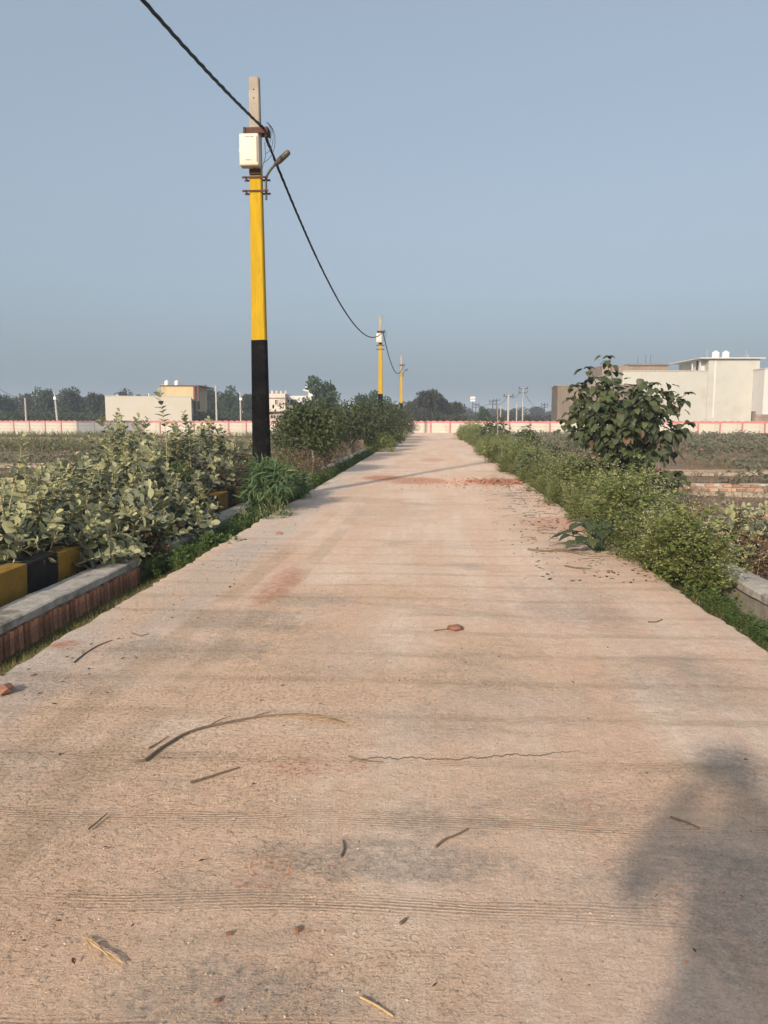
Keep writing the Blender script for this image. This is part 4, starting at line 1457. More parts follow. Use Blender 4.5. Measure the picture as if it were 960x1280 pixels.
shrub((-2.85, 13.35, gz(-2.8, 13.3)), .55, .85, 1.05, 2500, TPL_LANCE, .19, 'lance', 'long_leaved_weed', 'dense blue green long leaved weed spilling onto the road before the nearest pole', None, 'stem', r=.012, clumps=22, cat='weed')
shrub((-2.95, 15.2, gz(-3, 15)), .45, .7, .9, 1800, TPL_LANCE, .17, 'lance', 'long_leaved_weed', 'second blue green long leaved weed just behind the pole foot', None, 'stem', r=.012, clumps=14, cat='weed')
lance_clump((-2.75, 12.35, gz(-2.8, 12.3)), .3, .4, 500, 'low outer tuft of long leaved weed at the road edge before the pole', size=.18)

# round bushes hugging the far road edges
BG = 'round green bushes along the far road edges'
for x, y, r_, h, lab, m_ in [(-2.45, 43, 1.15, 1.15, 'yellow green round bush on the left road edge below the middle pole', 'weed'),
                         (-2.6, 36, .9, 1.0, 'green bush on the left road edge before the yellow green round one', 'weed'),
                         (-2.15, 63, 1.2, 1.6, 'dark round bush at the far left end of the road', 'row_leaf'),
                         (2.75, 31, 1.0, 1.15, 'olive round bush on the right road edge', 'weed'),
                         (2.5, 47, 1.0, 1.35, 'far olive bush on the right near the road end', 'weed'),
                         (2.7, 58, 1.1, 1.6, 'farthest bush at the right end of the road', 'weed')]:
    shrub((x, y, gz(x, y)), r_, r_ * 1.2, h, 2600, TPL_TRI, .09, m_, 'round_bush', lab, BG, clumps=18, cat='bush')

# dark leafy shrubs in the right verge
DG = 'dark leafy shrubs standing in the right verge'
for x, y, r_, h, lab, sz, trk in [(2.45, 19.6, .40, 1.05, 'dark leafy shrub leaning over the road edge by the brick rubble', .13, None),
                              (3.75, 23.5, .60, 1.25, 'dark leafy shrub left of the broad leaved tree', .14, None),
                              (4.3, 18.5, .4, 1.0, 'small dark shrub under the left side of the broad leaved tree', .13, None),
                              (3.1, 38.0, .9, 2.0, 'dark shrub with an upright bare stem before the far right poles', .16, .5),
                              (4.1, 34.0, .8, 1.6, 'dark shrub with reddish tips overlapping the pink wall', .15, None)]:
    shrub((x, y, gz(x, y)), r_, r_, h, int(330 * (r_ / .4) ** 1.5), TPL_OVAL, sz, 'tree_leaf', 'dark_shrub', lab, DG, trunk=trk, clumps=9, cat='shrub')
g = Geo(); g.tube([(3.0, 37.2, -.3), (3.02, 37.2, 1.0), (3.0, 37.2, 2.1)], .03, 6)
tag(g.obj('thin_stake', M['bark_pale']), 'thin pale stake standing among the verge shrubs right of the road', 'stake')

# broad-leaved plant at the right road edge
def broad_plant(loc, n, label, r=.35, h=.4, size=.2):
    t = thing('broad_leaved_plant', loc, label, 'plant')
    sg = Geo()
    for k in range(n):
        a = 2.4 * k; rr = r * math.sqrt((k + 1) / n)
        z = h * (1 - .7 * (rr / r) ** 2) * random.uniform(.7, 1.1) + .05
        P = Vector((rr * math.cos(a), rr * math.sin(a), z))
        sg.tube([(P.x * .1, P.y * .1, 0), (P.x * .6, P.y * .6, z * .8), P], .005, 4)
        ax = (math.cos(a) * .9, math.sin(a) * .9, -.15 + .4 * (1 - rr / r))
        place_leaf(t, TREE_LEAF[k % 5], P, ax, (math.cos(a) * .25, math.sin(a) * .25, 1), size * random.uniform(.75, 1.15))
    sg.obj('stem', M['lance'], t)
    return t


broad_plant((2.0, 9.35, -.02), 34, 'broad leaved dark plant at the right road edge in front of the weeds', .42, .42, .2)

# --- the broad leaved tree on the right
def big_leaf_tree():
    x, y = 3.8, 16.0
    t = thing('broad_leaved_tree', (x, y, gz(x, y)), 'wide low tree with big dark leaves standing right of the road before the cream building', 'tree')
    H = 3.15
    g = Geo(); g.tube([(0, 0, -.1), (.03, 0, .5), (-.02, .03, 1.1), (-.04, 0, 1.6)], [.085, .07, .06, .045], 9)
    tr = g.obj('trunk', M['bark'], t, True)
    limbs = []
    P, A, Nn, S = [], [], [], []
    tips = []
    for k in range(44):
        a = 2.39996 * k
        lvl = ((k * 7) % 44 + .5) / 44
        start = Vector((0, 0, .7 + .9 * lvl))
        el = R(-12 + 70 * lvl + RNG.uniform(-12, 12))
        L = RNG.uniform(.95, 1.42) * (1.0 if lvl < .6 else .98)
        d = Vector((math.cos(a) * math.cos(el), math.sin(a) * math.cos(el), math.sin(el)))
        pts = [start + d * L * s + Vector((0, 0, .16 * s * s * (1 if lvl > .3 else -.6))) for s in np.linspace(0, 1, 7)]
        limbs.append(pts)
    limbs.append([Vector((-.04 - .25 * s, 0, 1.5 + 1.62 * s)) for s in np.linspace(0, 1, 7)])
    limbs.append([Vector((-.04 - .45 * s, -.1, 1.5 + 1.2 * s)) for s in np.linspace(0, 1, 7)])
    limbs.append([Vector((.1 + 1.15 * s, -.1 * s, 1.45 + .95 * s)) for s in np.linspace(0, 1, 7)])
    limbs.append([Vector((.1 + 1.25 * s, .1 * s, 1.35 + .45 * s)) for s in np.linspace(0, 1, 7)])
    for pts in limbs:
        Geo().tube(pts, np.linspace(.022, .006, 7), 6).obj('limb', M['bark'], t, True)
        for s in np.linspace(.25, 1, 17):
            q = s * 6; k0 = min(int(q), 5); p = pts[k0].lerp(pts[k0 + 1], q - k0)
            for _ in range(2):
                d = rdir(1, -.8, .5)[0]
                off = p + Vector(d) * RNG.uniform(.04, .22)
                ax = unit(d * np.array([1, 1, .5]) + np.array([0, 0, -.45]))
                nm = unit(d * .5 + rdir(1)[0] * .35 + np.array([-.1, -.35, .9]))
                P.append(off[:]); A.append(ax); Nn.append(nm); S.append(RNG.uniform(.11, .20))
        d0 = (pts[-1] - pts[-2]).normalized()
        for j in range(5):
            a = j * 2 * PI / 5
            d = np.array([math.cos(a), math.sin(a), .1])
            P.append((pts[-1] + d0 * .02)[:]); A.append(unit(d + np.array([0, 0, -.2]))); Nn.append(unit(np.array([d[0] * .4, d[1] * .4, 1]))); S.append(RNG.uniform(.11, .16))
    for _ in range(430):
        d = rdir(1)[0]; q = RNG.uniform(.45, 1.0)
        lump = 1 + .22 * mnoise.noise(Vector(d) * 2.2 + Vector((3, 1, 5)))
        P.append((d[0] * 1.28 * q * lump, d[1] * 1.2 * q * lump, 1.88 + d[2] * .92 * q * lump))
        A.append(unit(d * np.array([1, 1, .5]) * .8 + rdir(1)[0] * .5 + np.array([0, 0, -.5]))); Nn.append(unit(d * .6 + rdir(1)[0] * .4 + np.array([-.1, -.3, .8]))); S.append(RNG.uniform(.11, .19))
    idx = list(range(len(P)))
    # the nearest ones (smallest y) become single leaf parts
    idx.sort(key=lambda i: P[i][1] + RNG.uniform(-.3, .3))
    for i in idx[:265]:
        place_leaf(t, random.choice(TREE_LEAF if random.random() < .3 and P[i][2] > 1.3 else TREE_LEAF[:6]), P[i], A[i], Nn[i], S[i])
    P, A, Nn, S = map(np.array, (P, A, Nn, S)); o = np.array(idx[265:])
    g = Geo(); leaves(g, TPL_HEART, P[o], A[o], Nn[o], S[o])
    g.obj('foliage', M['tree_leaf'], t, True)['kind'] = 'stuff'


big_leaf_tree()


# --- weeds: baked mass
def weed_proto(h, n_br, leaf, fl):
    g = Geo()
    main = Vector((random.uniform(-.06, .06), random.uniform(-.06, .06), h * .75))
    g.tube([(0, 0, 0), main * .5, main], [.0035, .003, .002], 4, 2)
    for k in range(n_br):
        a = random.uniform(0, 2 * PI); s = random.uniform(.1, 1)
        st = main * s
        L = h * random.uniform(.25, .5)
        e = st + Vector((math.cos(a) * L * .75, math.sin(a) * L * .75, L * random.uniform(.35, .95)))
        m = max(4, int(L / .028))
        ss = RNG.uniform(.05, 1, m)
        P = np.array(st)[None] + ss[:, None] * np.array(e - st)[None]
        d = rdir(m, -.3, .7)
        leaves(g, TPL_LOBED, P, d, unit(rdir(m) * .5 + np.array([0, 0, 1])), RNG.uniform(.6, 1.2, m) * leaf, None, 0)
        if fl:
            m = random.randint(4, 9)
            P = np.array(e)[None] + RNG.normal(0, .04, (m, 3))
            d = rdir(m)
            g2 = leaves(g, TPL_TRI, P, d, rdir(m, .2, 1), RNG.uniform(.009, .018, m), None, 1)
    return g


PROTOS = [weed_proto(.75, 26, .055, True) for _ in range(6)]
PROTO_LUSH = [weed_proto(.5, 22, .075, False) for _ in range(3)]


def weed_mass(name, spots, protos, mats, label):
    g = Geo()
    for (x, y, s) in spots:
        g.add_geo(random.choice(protos), Matrix.Translation((x, y, gz(x, y))) @ Matrix.Rotation(random.uniform(0, 6.3), 4, 'Z') @ Matrix.Diagonal((s * 1.05, s * 1.05, s, 1)))
    o = g.obj(name, mats)
    return tag(o, label, kind='stuff')


spots = []
clumps = [(2.62, 8.0, .42, 1.05), (2.55, 8.8, .45, 1.0), (3.15, 9.5, .5, .8), (2.6, 10.6, .55, 1.15), (3.05, 11.5, .55, 1.22), (2.5, 12.3, .4, .8), (3.0, 13.3, .65, 1.28),
          (2.45, 14.4, .45, .7), (2.9, 15.6, .65, 1.2), (2.45, 16.8, .45, .65), (2.8, 17.9, .55, 1.1), (2.5, 19.2, .5, .75), (2.9, 20.6, .65, 1.2), (2.5, 22.0, .5, .8)]
y = 23.2
while y < 72:
    clumps.append((random.uniform(2.45, 2.95), y, random.uniform(.5, .85), random.uniform(.8, 1.35)))
    y += random.uniform(1.1, 1.9)
for (cx_, cy_, cr_, ch_) in clumps:
    m_ = int((36 if cy_ < 15 else 30 if cy_ < 24 else 22) * (cr_ / .5) ** 1.6)
    for k in range(m_):
        a_ = random.uniform(0, 2 * PI); q_ = math.sqrt(random.random())
        x_, y_ = cx_ + cr_ * q_ * math.cos(a_), cy_ + cr_ * 1.1 * q_ * math.sin(a_)
        spots.append((x_, y_, ch_ * (1.12 - .62 * q_ * q_) * random.uniform(.8, 1.3)))
for k in range(90):
    spots.append((random.uniform(2.25, 3.3), 10 + 40 * random.random() ** 1.5, random.uniform(.3, .6)))
weed_mass('flowering_weed_bank', spots, PROTOS, [M['weed'], M['weed_flower'], M['row_leaf']], 'green weeds dotted with pale flowers along the right road edge')
spots = [(random.uniform(3.6, 5.2), random.uniform(8, 20), random.uniform(.5, .9)) for _ in range(60)]
spots += [(random.uniform(3.5, 8), random.uniform(18, 60), random.uniform(.5, 1.0)) for _ in range(60)]
weed_mass('back_weed_patch', spots, PROTOS, [M['reddish'], M['weed_flower'], M['stem']], 'dry reddish weeds behind the right drain wall')
spots = [(random.uniform(2.42, 2.9), random.uniform(4.6, 7.6), random.uniform(.22, .42)) for _ in range(85)]
spots += [(random.uniform(-3.45, -2.8), random.uniform(8.6, 14.6), random.uniform(.25, .7)) for _ in range(130)]
spots += [(random.uniform(-3.45, -2.75), 15.5 + 40 * random.random() ** 1.3, random.uniform(.4, .95)) for _ in range(330)]
weed_mass('low_verge_weed', spots, PROTO_LUSH, [M['lush'], M['weed_flower'], M['stem']], 'low lush green weeds along both road edges')
spots = [(random.uniform(-5.5, -3.9), random.uniform(15.5, 45), random.uniform(.7, 1.3)) for _ in range(130)]
spots += [(random.uniform(-9, -4.1), random.uniform(11, 16), random.uniform(.8, 1.3)) for _ in range(22)]
spots += [(random.uniform(-5.0, -3.1), random.uniform(15.8, 24), random.uniform(.8, 1.35)) for _ in range(70)]
weed_mass('left_bank_weed', spots, PROTOS, [M['reddish'], M['weed_flower'], M['stem']], 'dry reddish and olive weeds on the left bank around the trees')


# --- grass
def grass(name, label, n, xr, yr, size, mat, dens=None, mats_odd=None, zoff=0):
    x = RNG.uniform(*xr, n); y = yr[0] + (yr[1] - yr[0]) * RNG.random(n) ** (1.7 if yr[1] - yr[0] > 15 else 1)
    if dens is not None:
        keep = np.array([dens(a, b) > RNG.random() for a, b in zip(x, y)])
        x, y = x[keep], y[keep]
    n = len(x)
    P = np.array([(a, b, gz(a, b) - .005 + zoff) for a, b in zip(x, y)])
    ax = unit(rdir(n, .35, 1) + np.array([0, 0, .5]))
    nm = rdir(n, -.3, .3)
    g = Geo()
    leaves(g, TPL_BLADE, P, ax, nm, RNG.uniform(.5, 1.2, n) * size)
    return tag(g.obj(name, M[mat]), label, kind='stuff')


def patch(s, lo, hi, seed=0):
    def f(x, y):
        v = mnoise.noise(Vector((x * s, y * s, seed)))
        return max(0, min(1, (v - lo) / (hi - lo)))
    return f


grass('drain_grass', 'short mossy grass in the ditch between road and left low wall', 60000, (-3.47, -2.68), (1.5, 34), .085, 'grass', patch(1.1, -.75, .05))
grass('bright_ditch_grass', 'brighter longer grass in the left ditch before the pole', 9000, (-3.45, -2.72), (9, 24), .15, 'lush', patch(.9, -.35, .3, 3))
grass('right_ditch_grass', 'green grass in the ditch beside the right road edge', 9000, (2.3, 3.1), (3.5, 12), .09, 'grass', patch(1.2, -.4, .3, 5))
grass('left_field_grass', 'tall green grass before the boundary wall on the left', 34000, (-62, -9), (46, 88), .8, 'field_grass', patch(.12, -.35, .2, 2))
grass('left_dry_grass', 'dry brown growth over the left field', 26000, (-40, -5), (16, 60), .36, 'dry_grass', patch(.25, -.2, .3, 6))
grass('right_dry_grass', 'dry brown growth over the right field', 42000, (4.5, 42), (13, 76), .34, 'dry_grass', patch(.3, -.3, .3, 8))


def scrub(name, label, n, xr, yr, size, mat, h=.5, dens=None, tpl=TPL_OBOV, clump=12, sp=.3):
    cx = RNG.uniform(*xr, n); cy = RNG.uniform(*yr, n)
    if dens is not None:
        keep = np.array([dens(a, b) > RNG.random() for a, b in zip(cx, cy)])
        cx, cy = cx[keep], cy[keep]
    n = len(cx)
    P = np.array([(a, b, gz(a, b)) for a, b in zip(cx, cy)])
    P = np.repeat(P, clump, 0)
    P += np.stack([RNG.normal(0, sp, len(P)), RNG.normal(0, sp, len(P)), RNG.random(len(P)) * h * np.repeat(RNG.uniform(.5, 1.2, n), clump)], -1)
    m = len(P)
    g = Geo(); leaves(g, tpl, P, rdir(m, -.2, .9), rdir(m, .1, 1), RNG.uniform(.6, 1.2, m) * size)
    return tag(g.obj(name, M[mat]), label, kind='stuff')


scrub('right_field_scrub', 'grey green scrub covering the right field below the pink topped wall', 1700, (5, 42), (46, 76), .22, 'scrub', .75, None, TPL_TRI, 26, .35)
scrub('right_mid_scrub', 'scattered grey green scrub in the middle of the right field', 260, (7, 24), (22, 46), .16, 'scrub', .4, patch(.3, -.1, .4, 1), TPL_OBOV, 22, .22)
scrub('left_field_scrub', 'grey green scrub and reddish weeds across the left field', 700, (-34, -7), (18, 60), .15, 'scrub', .8, patch(.15, -.3, .3, 4), TPL_TRI, 34, .35)
scrub('left_reddish_weed', 'patch of reddish dry weeds in the left field', 420, (-22, -6), (17, 42), .12, 'reddish', .9, patch(.2, -.1, .3, 12), TPL_LANCE, 26, .25)
scrub('left_bank_litter', 'dry brown leaf litter under the milkweed bushes', 330, (-6.0, -4.2), (5.5, 16), .09, 'milk_dry', .10, None, TPL_OVAL, 22, .25)


# --- far trees
def far_proto(mat, seed, tall=1.0, lobes=17, n=4200, size=.068):
    global RNG
    g = Geo()
    r0 = np.random.default_rng(seed)
    C_ = []
    for k in range(lobes):
        a = r0.uniform(0, 2 * PI); rr = r0.uniform(0, .36); z = r0.uniform(.22, .86)
        rr *= 1 - .5 * abs(z - .45)
        C_.append((rr * math.cos(a), rr * math.sin(a), z, r0.uniform(.12, .21)))
    C_ = np.array(C_)
    ci = r0.integers(0, lobes, n)
    d = rdir(n)
    P = C_[ci, :3] + d * (C_[ci, 3] * r0.random(n) ** .35)[:, None]
    P[:, 2] = np.clip(P[:, 2], .02, 1.0)
    cv = (r0.random(lobes))[ci] * .6 + r0.random(n) * .4
    leaves(g, TPL_TRI, P, unit(d + rdir(n)), unit(d + rdir(n) * .6 + np.array([0, 0, .4])), r0.uniform(.6, 1.3, n) * size, cv)
    tg = Geo(); tg.tube([(0, 0, 0), (.01, 0, .2), (0, .01, .5)], [.035, .025, .012], 7)
    for c in C_[:7]:
        tg.tube([(0, 0, .25), ((c[0]) * .5, c[1] * .5, .25 + (c[2] - .25) * .6), tuple(c[:3])], [.014, .01, .004], 5)
    cm = g.mesh('crown', M[mat]); tm = tg.mesh('trunk', M['bark'])
    return cm, tm


FP = {}
for k, (mname, seeds) in {'g': ('far_green', (1, 2, 3)), 'o': ('far_olive', (4, 5, 6)), 'b': ('far_bright', (7, 8))}.items():
    FP[k] = [far_proto(mname, s) for s in seeds]


def far_tree(pxc, wpx, ytop, F, kind, label, k=0, group='trees beyond the boundary wall'):
    p = at(pxc, 530, F)
    H = Zp(ytop, F); W = wpx / 960 * F
    t = thing('distant_tree', (p.x, p.y, Z_FIELD - .1), label, 'tree', group, k * 1.3)
    t.scale = (W / .84, W / .84, H / .98)
    cm, tm = FP[kind][k % len(FP[kind])]
    link('crown', cm, t); link('trunk', tm, t)
    return t


ft = [
    (-8, 46, 488, 135, 'g', 'dark tree cut by the left edge of the picture'),
    (14, 24, 493, 140, 'g', 'dark tree next to the one at the left edge'),
    (37, 34, 491, 150, 'o', 'brownish tree behind the plain pale pole at far left'),
    (60, 34, 482, 138, 'g', 'tall dark tree left of the leaning lamp pole'),
    (88, 36, 483, 138, 'g', 'tall dark tree right of the leaning lamp pole'),
    (107, 28, 494, 140, 'g', 'lower dark tree right of the tall pair on the left'),
    (122, 30, 492, 128, 'o', 'olive tree touching the left end of the cream hall'),
    (150, 46, 487, 150, 'o', 'olive tree top showing above the left half of the cream hall'),
    (176, 34, 491, 150, 'g', 'low tree top showing above the middle of the cream hall'),
    (262, 34, 481, 140, 'g', 'dark tree right of the yellow house'),
    (287, 36, 484, 140, 'b', 'green tree behind the tall pale pole'),
    (312, 30, 490, 145, 'g', 'dark tree half hidden by the nearest pole'),
    (334, 24, 496, 150, 'o', 'dim tree just right of the nearest pole behind the house'),
    (402, 52, 471, 88.5, 'b', 'big round green tree behind the bright white armed pole'),
    (384, 28, 497, 96, 'b', 'smaller green tree at the left side of the big round one'),
    (459, 36, 488, 98, 'b', 'round blue green tree between the big green tree and the middle pole'),
    (480, 30, 496, 104, 'b', 'low green tree behind the middle pole'),
    (515, 30, 500, 130, 'o', 'olive tree at the left end of the clump above the road end'),
    (536, 44, 488, 125, 'o', 'tallest olive tree straight above the end of the road'),
    (556, 36, 493, 130, 'o', 'rounded olive tree right of the tallest one above the road'),
    (571, 26, 502, 136, 'o', 'small olive tree closing the clump above the road'),
    (604, 24, 508, 115, 'b', 'round green tree right of the road between dark poles'),
    (641, 34, 509, 260, 'o', 'pale hazy tree behind the thick pale pole'),
    (668, 36, 508, 280, 'o', 'pale hazy tree left of the brown block building'),
    (620, 30, 511, 270, 'o', 'pale hazy tree behind the wide armed dark pole'),
    (586, 24, 509, 300, 'o', 'pale hazy tree behind the small red and white box'),
    (692, 34, 513, 300, 'o', 'pale hazy tree reaching behind the brown block building'),
]
for i, (pxc, w, yt, F_, kd, lab) in enumerate(ft):
    far_tree(pxc, w, yt, F_, kd, lab, i)
# low hedge-like growth that closes the gaps below the crowns
scrub('far_undergrowth', 'dark undergrowth below the distant trees', 1100, (-75, -16), (112, 122), .5, 'far_green', 2.6, None, TPL_TRI, 40, .9)
scrub('far_undergrowth', 'dark undergrowth below the trees past the road end', 500, (-12, 34), (120, 132), .5, 'far_olive', 2.2, None, TPL_TRI, 40, .9)

# ================================================================== THINGS LYING ON THE ROAD
def stick(name, label, pxs, r0, r1, mat='twig', side=None, cat='stick', group='sticks and straws lying on the road', lift=.001, wob=.002):
    pts = []
    G_ = [ground(*p) for p in pxs]
    # smooth resample
    for i in range(len(G_) - 1):
        n = 7
        for k in range(n):
            s = k / n
            a = G_[max(0, i - 1)]; b = G_[i]; c = G_[i + 1]; d = G_[min(len(G_) - 1, i + 2)]
            p = .5 * ((2 * b) + (-a + c) * s + (2 * a - 5 * b + 4 * c - d) * s * s + (-a + 3 * b - 3 * c + d) * s ** 3)
            pts.append(p)
    pts.append(G_[-1])
    o = pts[0].copy()
    P = [Vector((p.x - o.x, p.y - o.y, r0 * .75 + .0005)) + Vector((mnoise.noise(p * 14), mnoise.noise(p * 14 + Vector((9, 0, 0))), 0)) * wob for p in pts]
    t = thing(name, (o.x, o.y, 0), label, cat, group)
    Geo().tube(P, np.linspace(r0, r1, len(P)), 7).obj('main_stem', M[mat], t, True)
    for (s, ang, L, rr) in (side or []):
        k = int(s * (len(P) - 2)); a = P[k]; T = (P[k + 1] - P[k]).normalized()
        T.z = 0
        T = Matrix.Rotation(ang, 3, 'Z') @ T
        q = [a + T * L * u + Vector((0, 0, .012 * math.sin(u * PI) * .3)) + T.cross(Vector((0, 0, 1))) * .06 * L * u * u for u in np.linspace(0, 1, 6)]
        Geo().tube(q, np.linspace(rr, rr * .35, 6), 5).obj('side_twig', M[mat], t)
    return t


stick('dry_branch', 'long curved dry branch with a fibrous pale end lying across the left of the road',
      [(181, 952), (205, 934), (240, 915), (290, 903), (335, 896), (385, 894), (430, 904)], .008, .0035, 'twig',
      [(.42, .5, .16, .004), (.5, -.35, .10, .003), (.63, .45, .12, .003), (.02, 2.4, .05, .006)])
g = Geo()
for k in range(9):
    a = ground(330 + 8 * k, 897 + random.uniform(-3, 3)); b = ground(400 + 7 * k, 897 + k + random.uniform(-6, 7))
    g.tube([(a.x, a.y, .009), ((a.x + b.x) / 2, (a.y + b.y) / 2 + random.uniform(-.008, .008), .011), (b.x, b.y, .004)], .0016, 4)
tag(g.obj('straw_fibre', M['straw_dull']), 'bundle of pale torn fibres at the right end of the long dry branch', 'straw', 'sticks and straws lying on the road')
stick('dry_twig', 'straight thin dry twig below the long curved branch', [(238, 979), (268, 970), (300, 960)], .0055, .003)
stick('dry_twig', 'short twig beside the thick end of the long branch', [(186, 936), (198, 929), (211, 921)], .004, .002)
stick('dry_twig', 'thin twig pointing up in the left dirt below the branches', [(110, 1038), (122, 1028), (134, 1018)], .0045, .002, 'twig')
stick('dry_twig', 'dark bent twig lying in the middle of the road near the bottom', [(545, 1060), (556, 1051), (570, 1045), (586, 1037)], .006, .003)
stick('dry_twig', 'upright looking small curl of twig left of the dark bent one', [(426, 1072), (430, 1062), (429, 1052)], .005, .003)
stick('dry_twig', 'short dark chip of twig at the lower middle of the road', [(500, 1156), (508, 1150)], .006, .005)
stick('dry_twig', 'thin twig inside the photographer shadow', [(838, 1022), (856, 1028), (874, 1036)], .004, .003)
stick('dry_twig', 'long dark twig lying near the right weeds', [(660, 688), (678, 690), (700, 690), (722, 692), (740, 694)], .016, .006, 'twig', [(.3, .5, .3, .007), (.6, -.4, .35, .007), (.5, .6, .25, .006)])
stick('dry_twig', 'second dark twig below the long one by the right weeds', [(706, 708), (722, 711), (738, 712)], .010, .004, 'twig', [(.4, .6, .2, .005)])
stick('dry_twig', 'small curved twig on the right below the weeds', [(810, 778), (820, 778), (828, 775)], .007, .004)
stick('dry_twig', 'thin twig on the left grey part of the road', [(92, 829), (106, 818), (122, 808), (140, 801)], .006, .003, 'twig', [(.3, .5, .12, .003)])
stick('dry_twig', 'fine twig right of the thin one on the left grey part', [(165, 792), (175, 795), (186, 793)], .005, .002)
stick('dry_twig', 'pale straw stalk at the bottom edge of the road', [(450, 1248), (470, 1258), (492, 1272)], .004, .003, 'straw')
stick('dry_twig', 'small dark twig left of the brick chip in mid road', [(543, 789), (553, 788), (561, 787)], .006, .004)
stick('dry_twig', 'thin twig along the crack in the middle of the road', [(436, 946), (452, 951), (478, 953)], .004, .002)
t = None
stick('straw_bunch', 'bunch of yellow straws at the lower left of the road', [(104, 1172), (118, 1182), (136, 1194), (155, 1205)], .0021, .0017, 'straw',
      [(.0, .15, .10, .002), (.05, -.2, .12, .002), (.5, .12, .11, .002), (.55, -.14, .1, .002), (.1, .05, .2, .002), (.3, 1.2, .05, .002)])


def rock_mesh(name, mat, seed, v=.5, flat=.6, sub=1):
    bm = bmesh.new()
    bmesh.ops.create_icosphere(bm, subdivisions=sub, radius=1)
    for ve in bm.verts:
        n = mnoise.noise_vector(ve.co * 1.3 + Vector((seed * 3.1, seed, 0)))
        ve.co = ve.co * (1 + .55 * n.x) + n * .32
        ve.co.z *= flat
    return bm_mesh(bm, name, mat)


CH = [rock_mesh('brick_fragment', M['dust_red'], s, sub=1) for s in range(5)]


def chip(px, py, size, label, k, cat='brick fragment', flat=1, rot=0):
    p = ground(px, py)
    o = link('brick_fragment', CH[k % 5])
    o.location = (p.x, p.y, size * .35); o.scale = (size, size * .8, size * .7 * flat); o.rotation_euler = (0, 0, rot or k * 1.7)
    tag(o, label, cat, 'loose brick fragments on the road')


chip(569, 788, .075, 'flat red brick fragment lying alone in mid road', 0, flat=.7, rot=.2)
chip(6, 866, .07, 'orange brick lump at the left edge of the picture', 1, flat=1.2)
chip(350, 668, .05, 'small dark lump on the left side of the road', 2)
chip(372, 1163, .014, 'tiny red crumb at the lower left of the road', 3)
chip(286, 1168, .012, 'tiny red crumb left of the other lower crumb', 4)
chip(272, 1252, .012, 'tiny red crumb near the bottom edge', 0)
k = 0
rub = thing('rubble_heap', (2.0, 19.2, 0), 'low heap of broken orange bricks on the right half of the road', 'rubble')
for k in range(95):
    a = random.gauss(0, .55); b = random.gauss(0, .5)
    s_ = random.uniform(.02, .07)
    o = link('brick_fragment', CH[k % 5], rub)
    o.location = (a - .3, b, s_ * .4 + max(0, .03 - .05 * (a * a + b * b))); o.scale = (s_, s_ * .8, s_ * .8); o.rotation_euler = (random.uniform(-.5, .5), random.uniform(-.5, .5), random.uniform(0, 6))


def scatter(name, label, n, fn, mat, sz, flat=.6):
    """many tiny stones / crumbs as one mesh"""
    bm = bmesh.new(); bmesh.ops.create_icosphere(bm, subdivisions=1, radius=1)
    V0 = np.array([v.co[:] for v in bm.verts]); F0 = np.array([[v.index for v in f.verts] for f in bm.faces]); bm.free()
    P = np.array([fn() for _ in range(n)])
    S = sz[0] + (sz[1] - sz[0]) * RNG.random(n) ** 3
    jit = 1 + RNG.uniform(-.3, .3, (n, len(V0), 1))
    V = V0[None] * jit * S[:, None, None] * np.array([1, 1, flat]) 
    ang = RNG.uniform(0, 2 * PI, n); cs, sn = np.cos(ang), np.sin(ang)
    X = V[..., 0] * cs[:, None] * 1.3 - V[..., 1] * sn[:, None]; Yy = V[..., 0] * sn[:, None] * 1.3 + V[..., 1] * cs[:, None]
    V = np.stack([X, Yy, V[..., 2]], -1) + P[:, None]
    F = (F0[None] + (np.arange(n) * len(V0))[:, None, None]).reshape(-1, 3)
    g = Geo(); g.add(V.reshape(-1, 3), F, 0, np.repeat(RNG.random(n), len(F0)))
    return tag(g.obj(name, M[mat]), label, kind='stuff')


def rp(x0, x1, y0, y1, p=1.6):
    return lambda: (random.uniform(x0, x1), y0 + (y1 - y0) * random.random() ** p, .001)


scatter('road_pebbles', 'tiny pebbles and soil crumbs scattered over the road', 4200, rp(-2.6, 2.2, 1.2, 14), 'pebble', (.001, .0045))
scatter('dirt_clods', 'loose dirt clods on the left half of the road', 4200, rp(-2.4, 0, 1.4, 7.5), 'pebble', (.001, .0045))
scatter('brick_crumbs', 'red brick crumbs scattered on the road', 420, rp(-2.4, 2.2, 1.5, 24), 'dust_red', (.001, .007))
scatter('rubble_crumbs', 'brick crumbs spread around the rubble on the road', 700, lambda: (random.gauss(.9, .8), random.gauss(19.3, .9), .002), 'dust_red', (.006, .03))


def litter(name, label, n, fn, size, mat='milk_dry'):
    P = np.array([fn() for _ in range(n)]); P[:, 2] += .004
    g = Geo()
    leaves(g, TPL_OVAL, P, rdir(n, -.12, .12), unit(rdir(n) * .25 + np.array([0, 0, 1])), RNG.uniform(.5, 1.2, n) * size)
    return tag(g.obj(name, M[mat]), label, kind='stuff')


litter('leaf_litter', 'brown dead leaf bits along the right road edge', 900,
       lambda: (random.uniform(.9, 2.2) if random.random() < .4 else min(2.25, random.gauss(1.85, .25)), 7.5 + 14 * random.random(), .0), .06)
litter('leaf_litter', 'sparse dark leaf bits over the whole road', 260, lambda: (random.uniform(-2.6, 2.2), 2 + 28 * random.random() ** 1.5, .0), .022)
litter('leaf_litter', 'brown dead leaf bits along the left road edge', 200, lambda: (random.uniform(-2.7, -1.9), 4 + 20 * random.random() ** 1.3, .0), .035)
g = Geo()
for k in range(70):
    x, y = min(2.2, random.gauss(1.7, .35)), random.uniform(8.5, 18)
    a = random.uniform(-.5, .5); L = random.uniform(.05, .3)
    g.tube([(x, y, .006), (x + L * .5 * math.cos(a), y + L * .5 * math.sin(a), .014), (x + L * math.cos(a), y + L * math.sin(a), .006)], .003, 4)
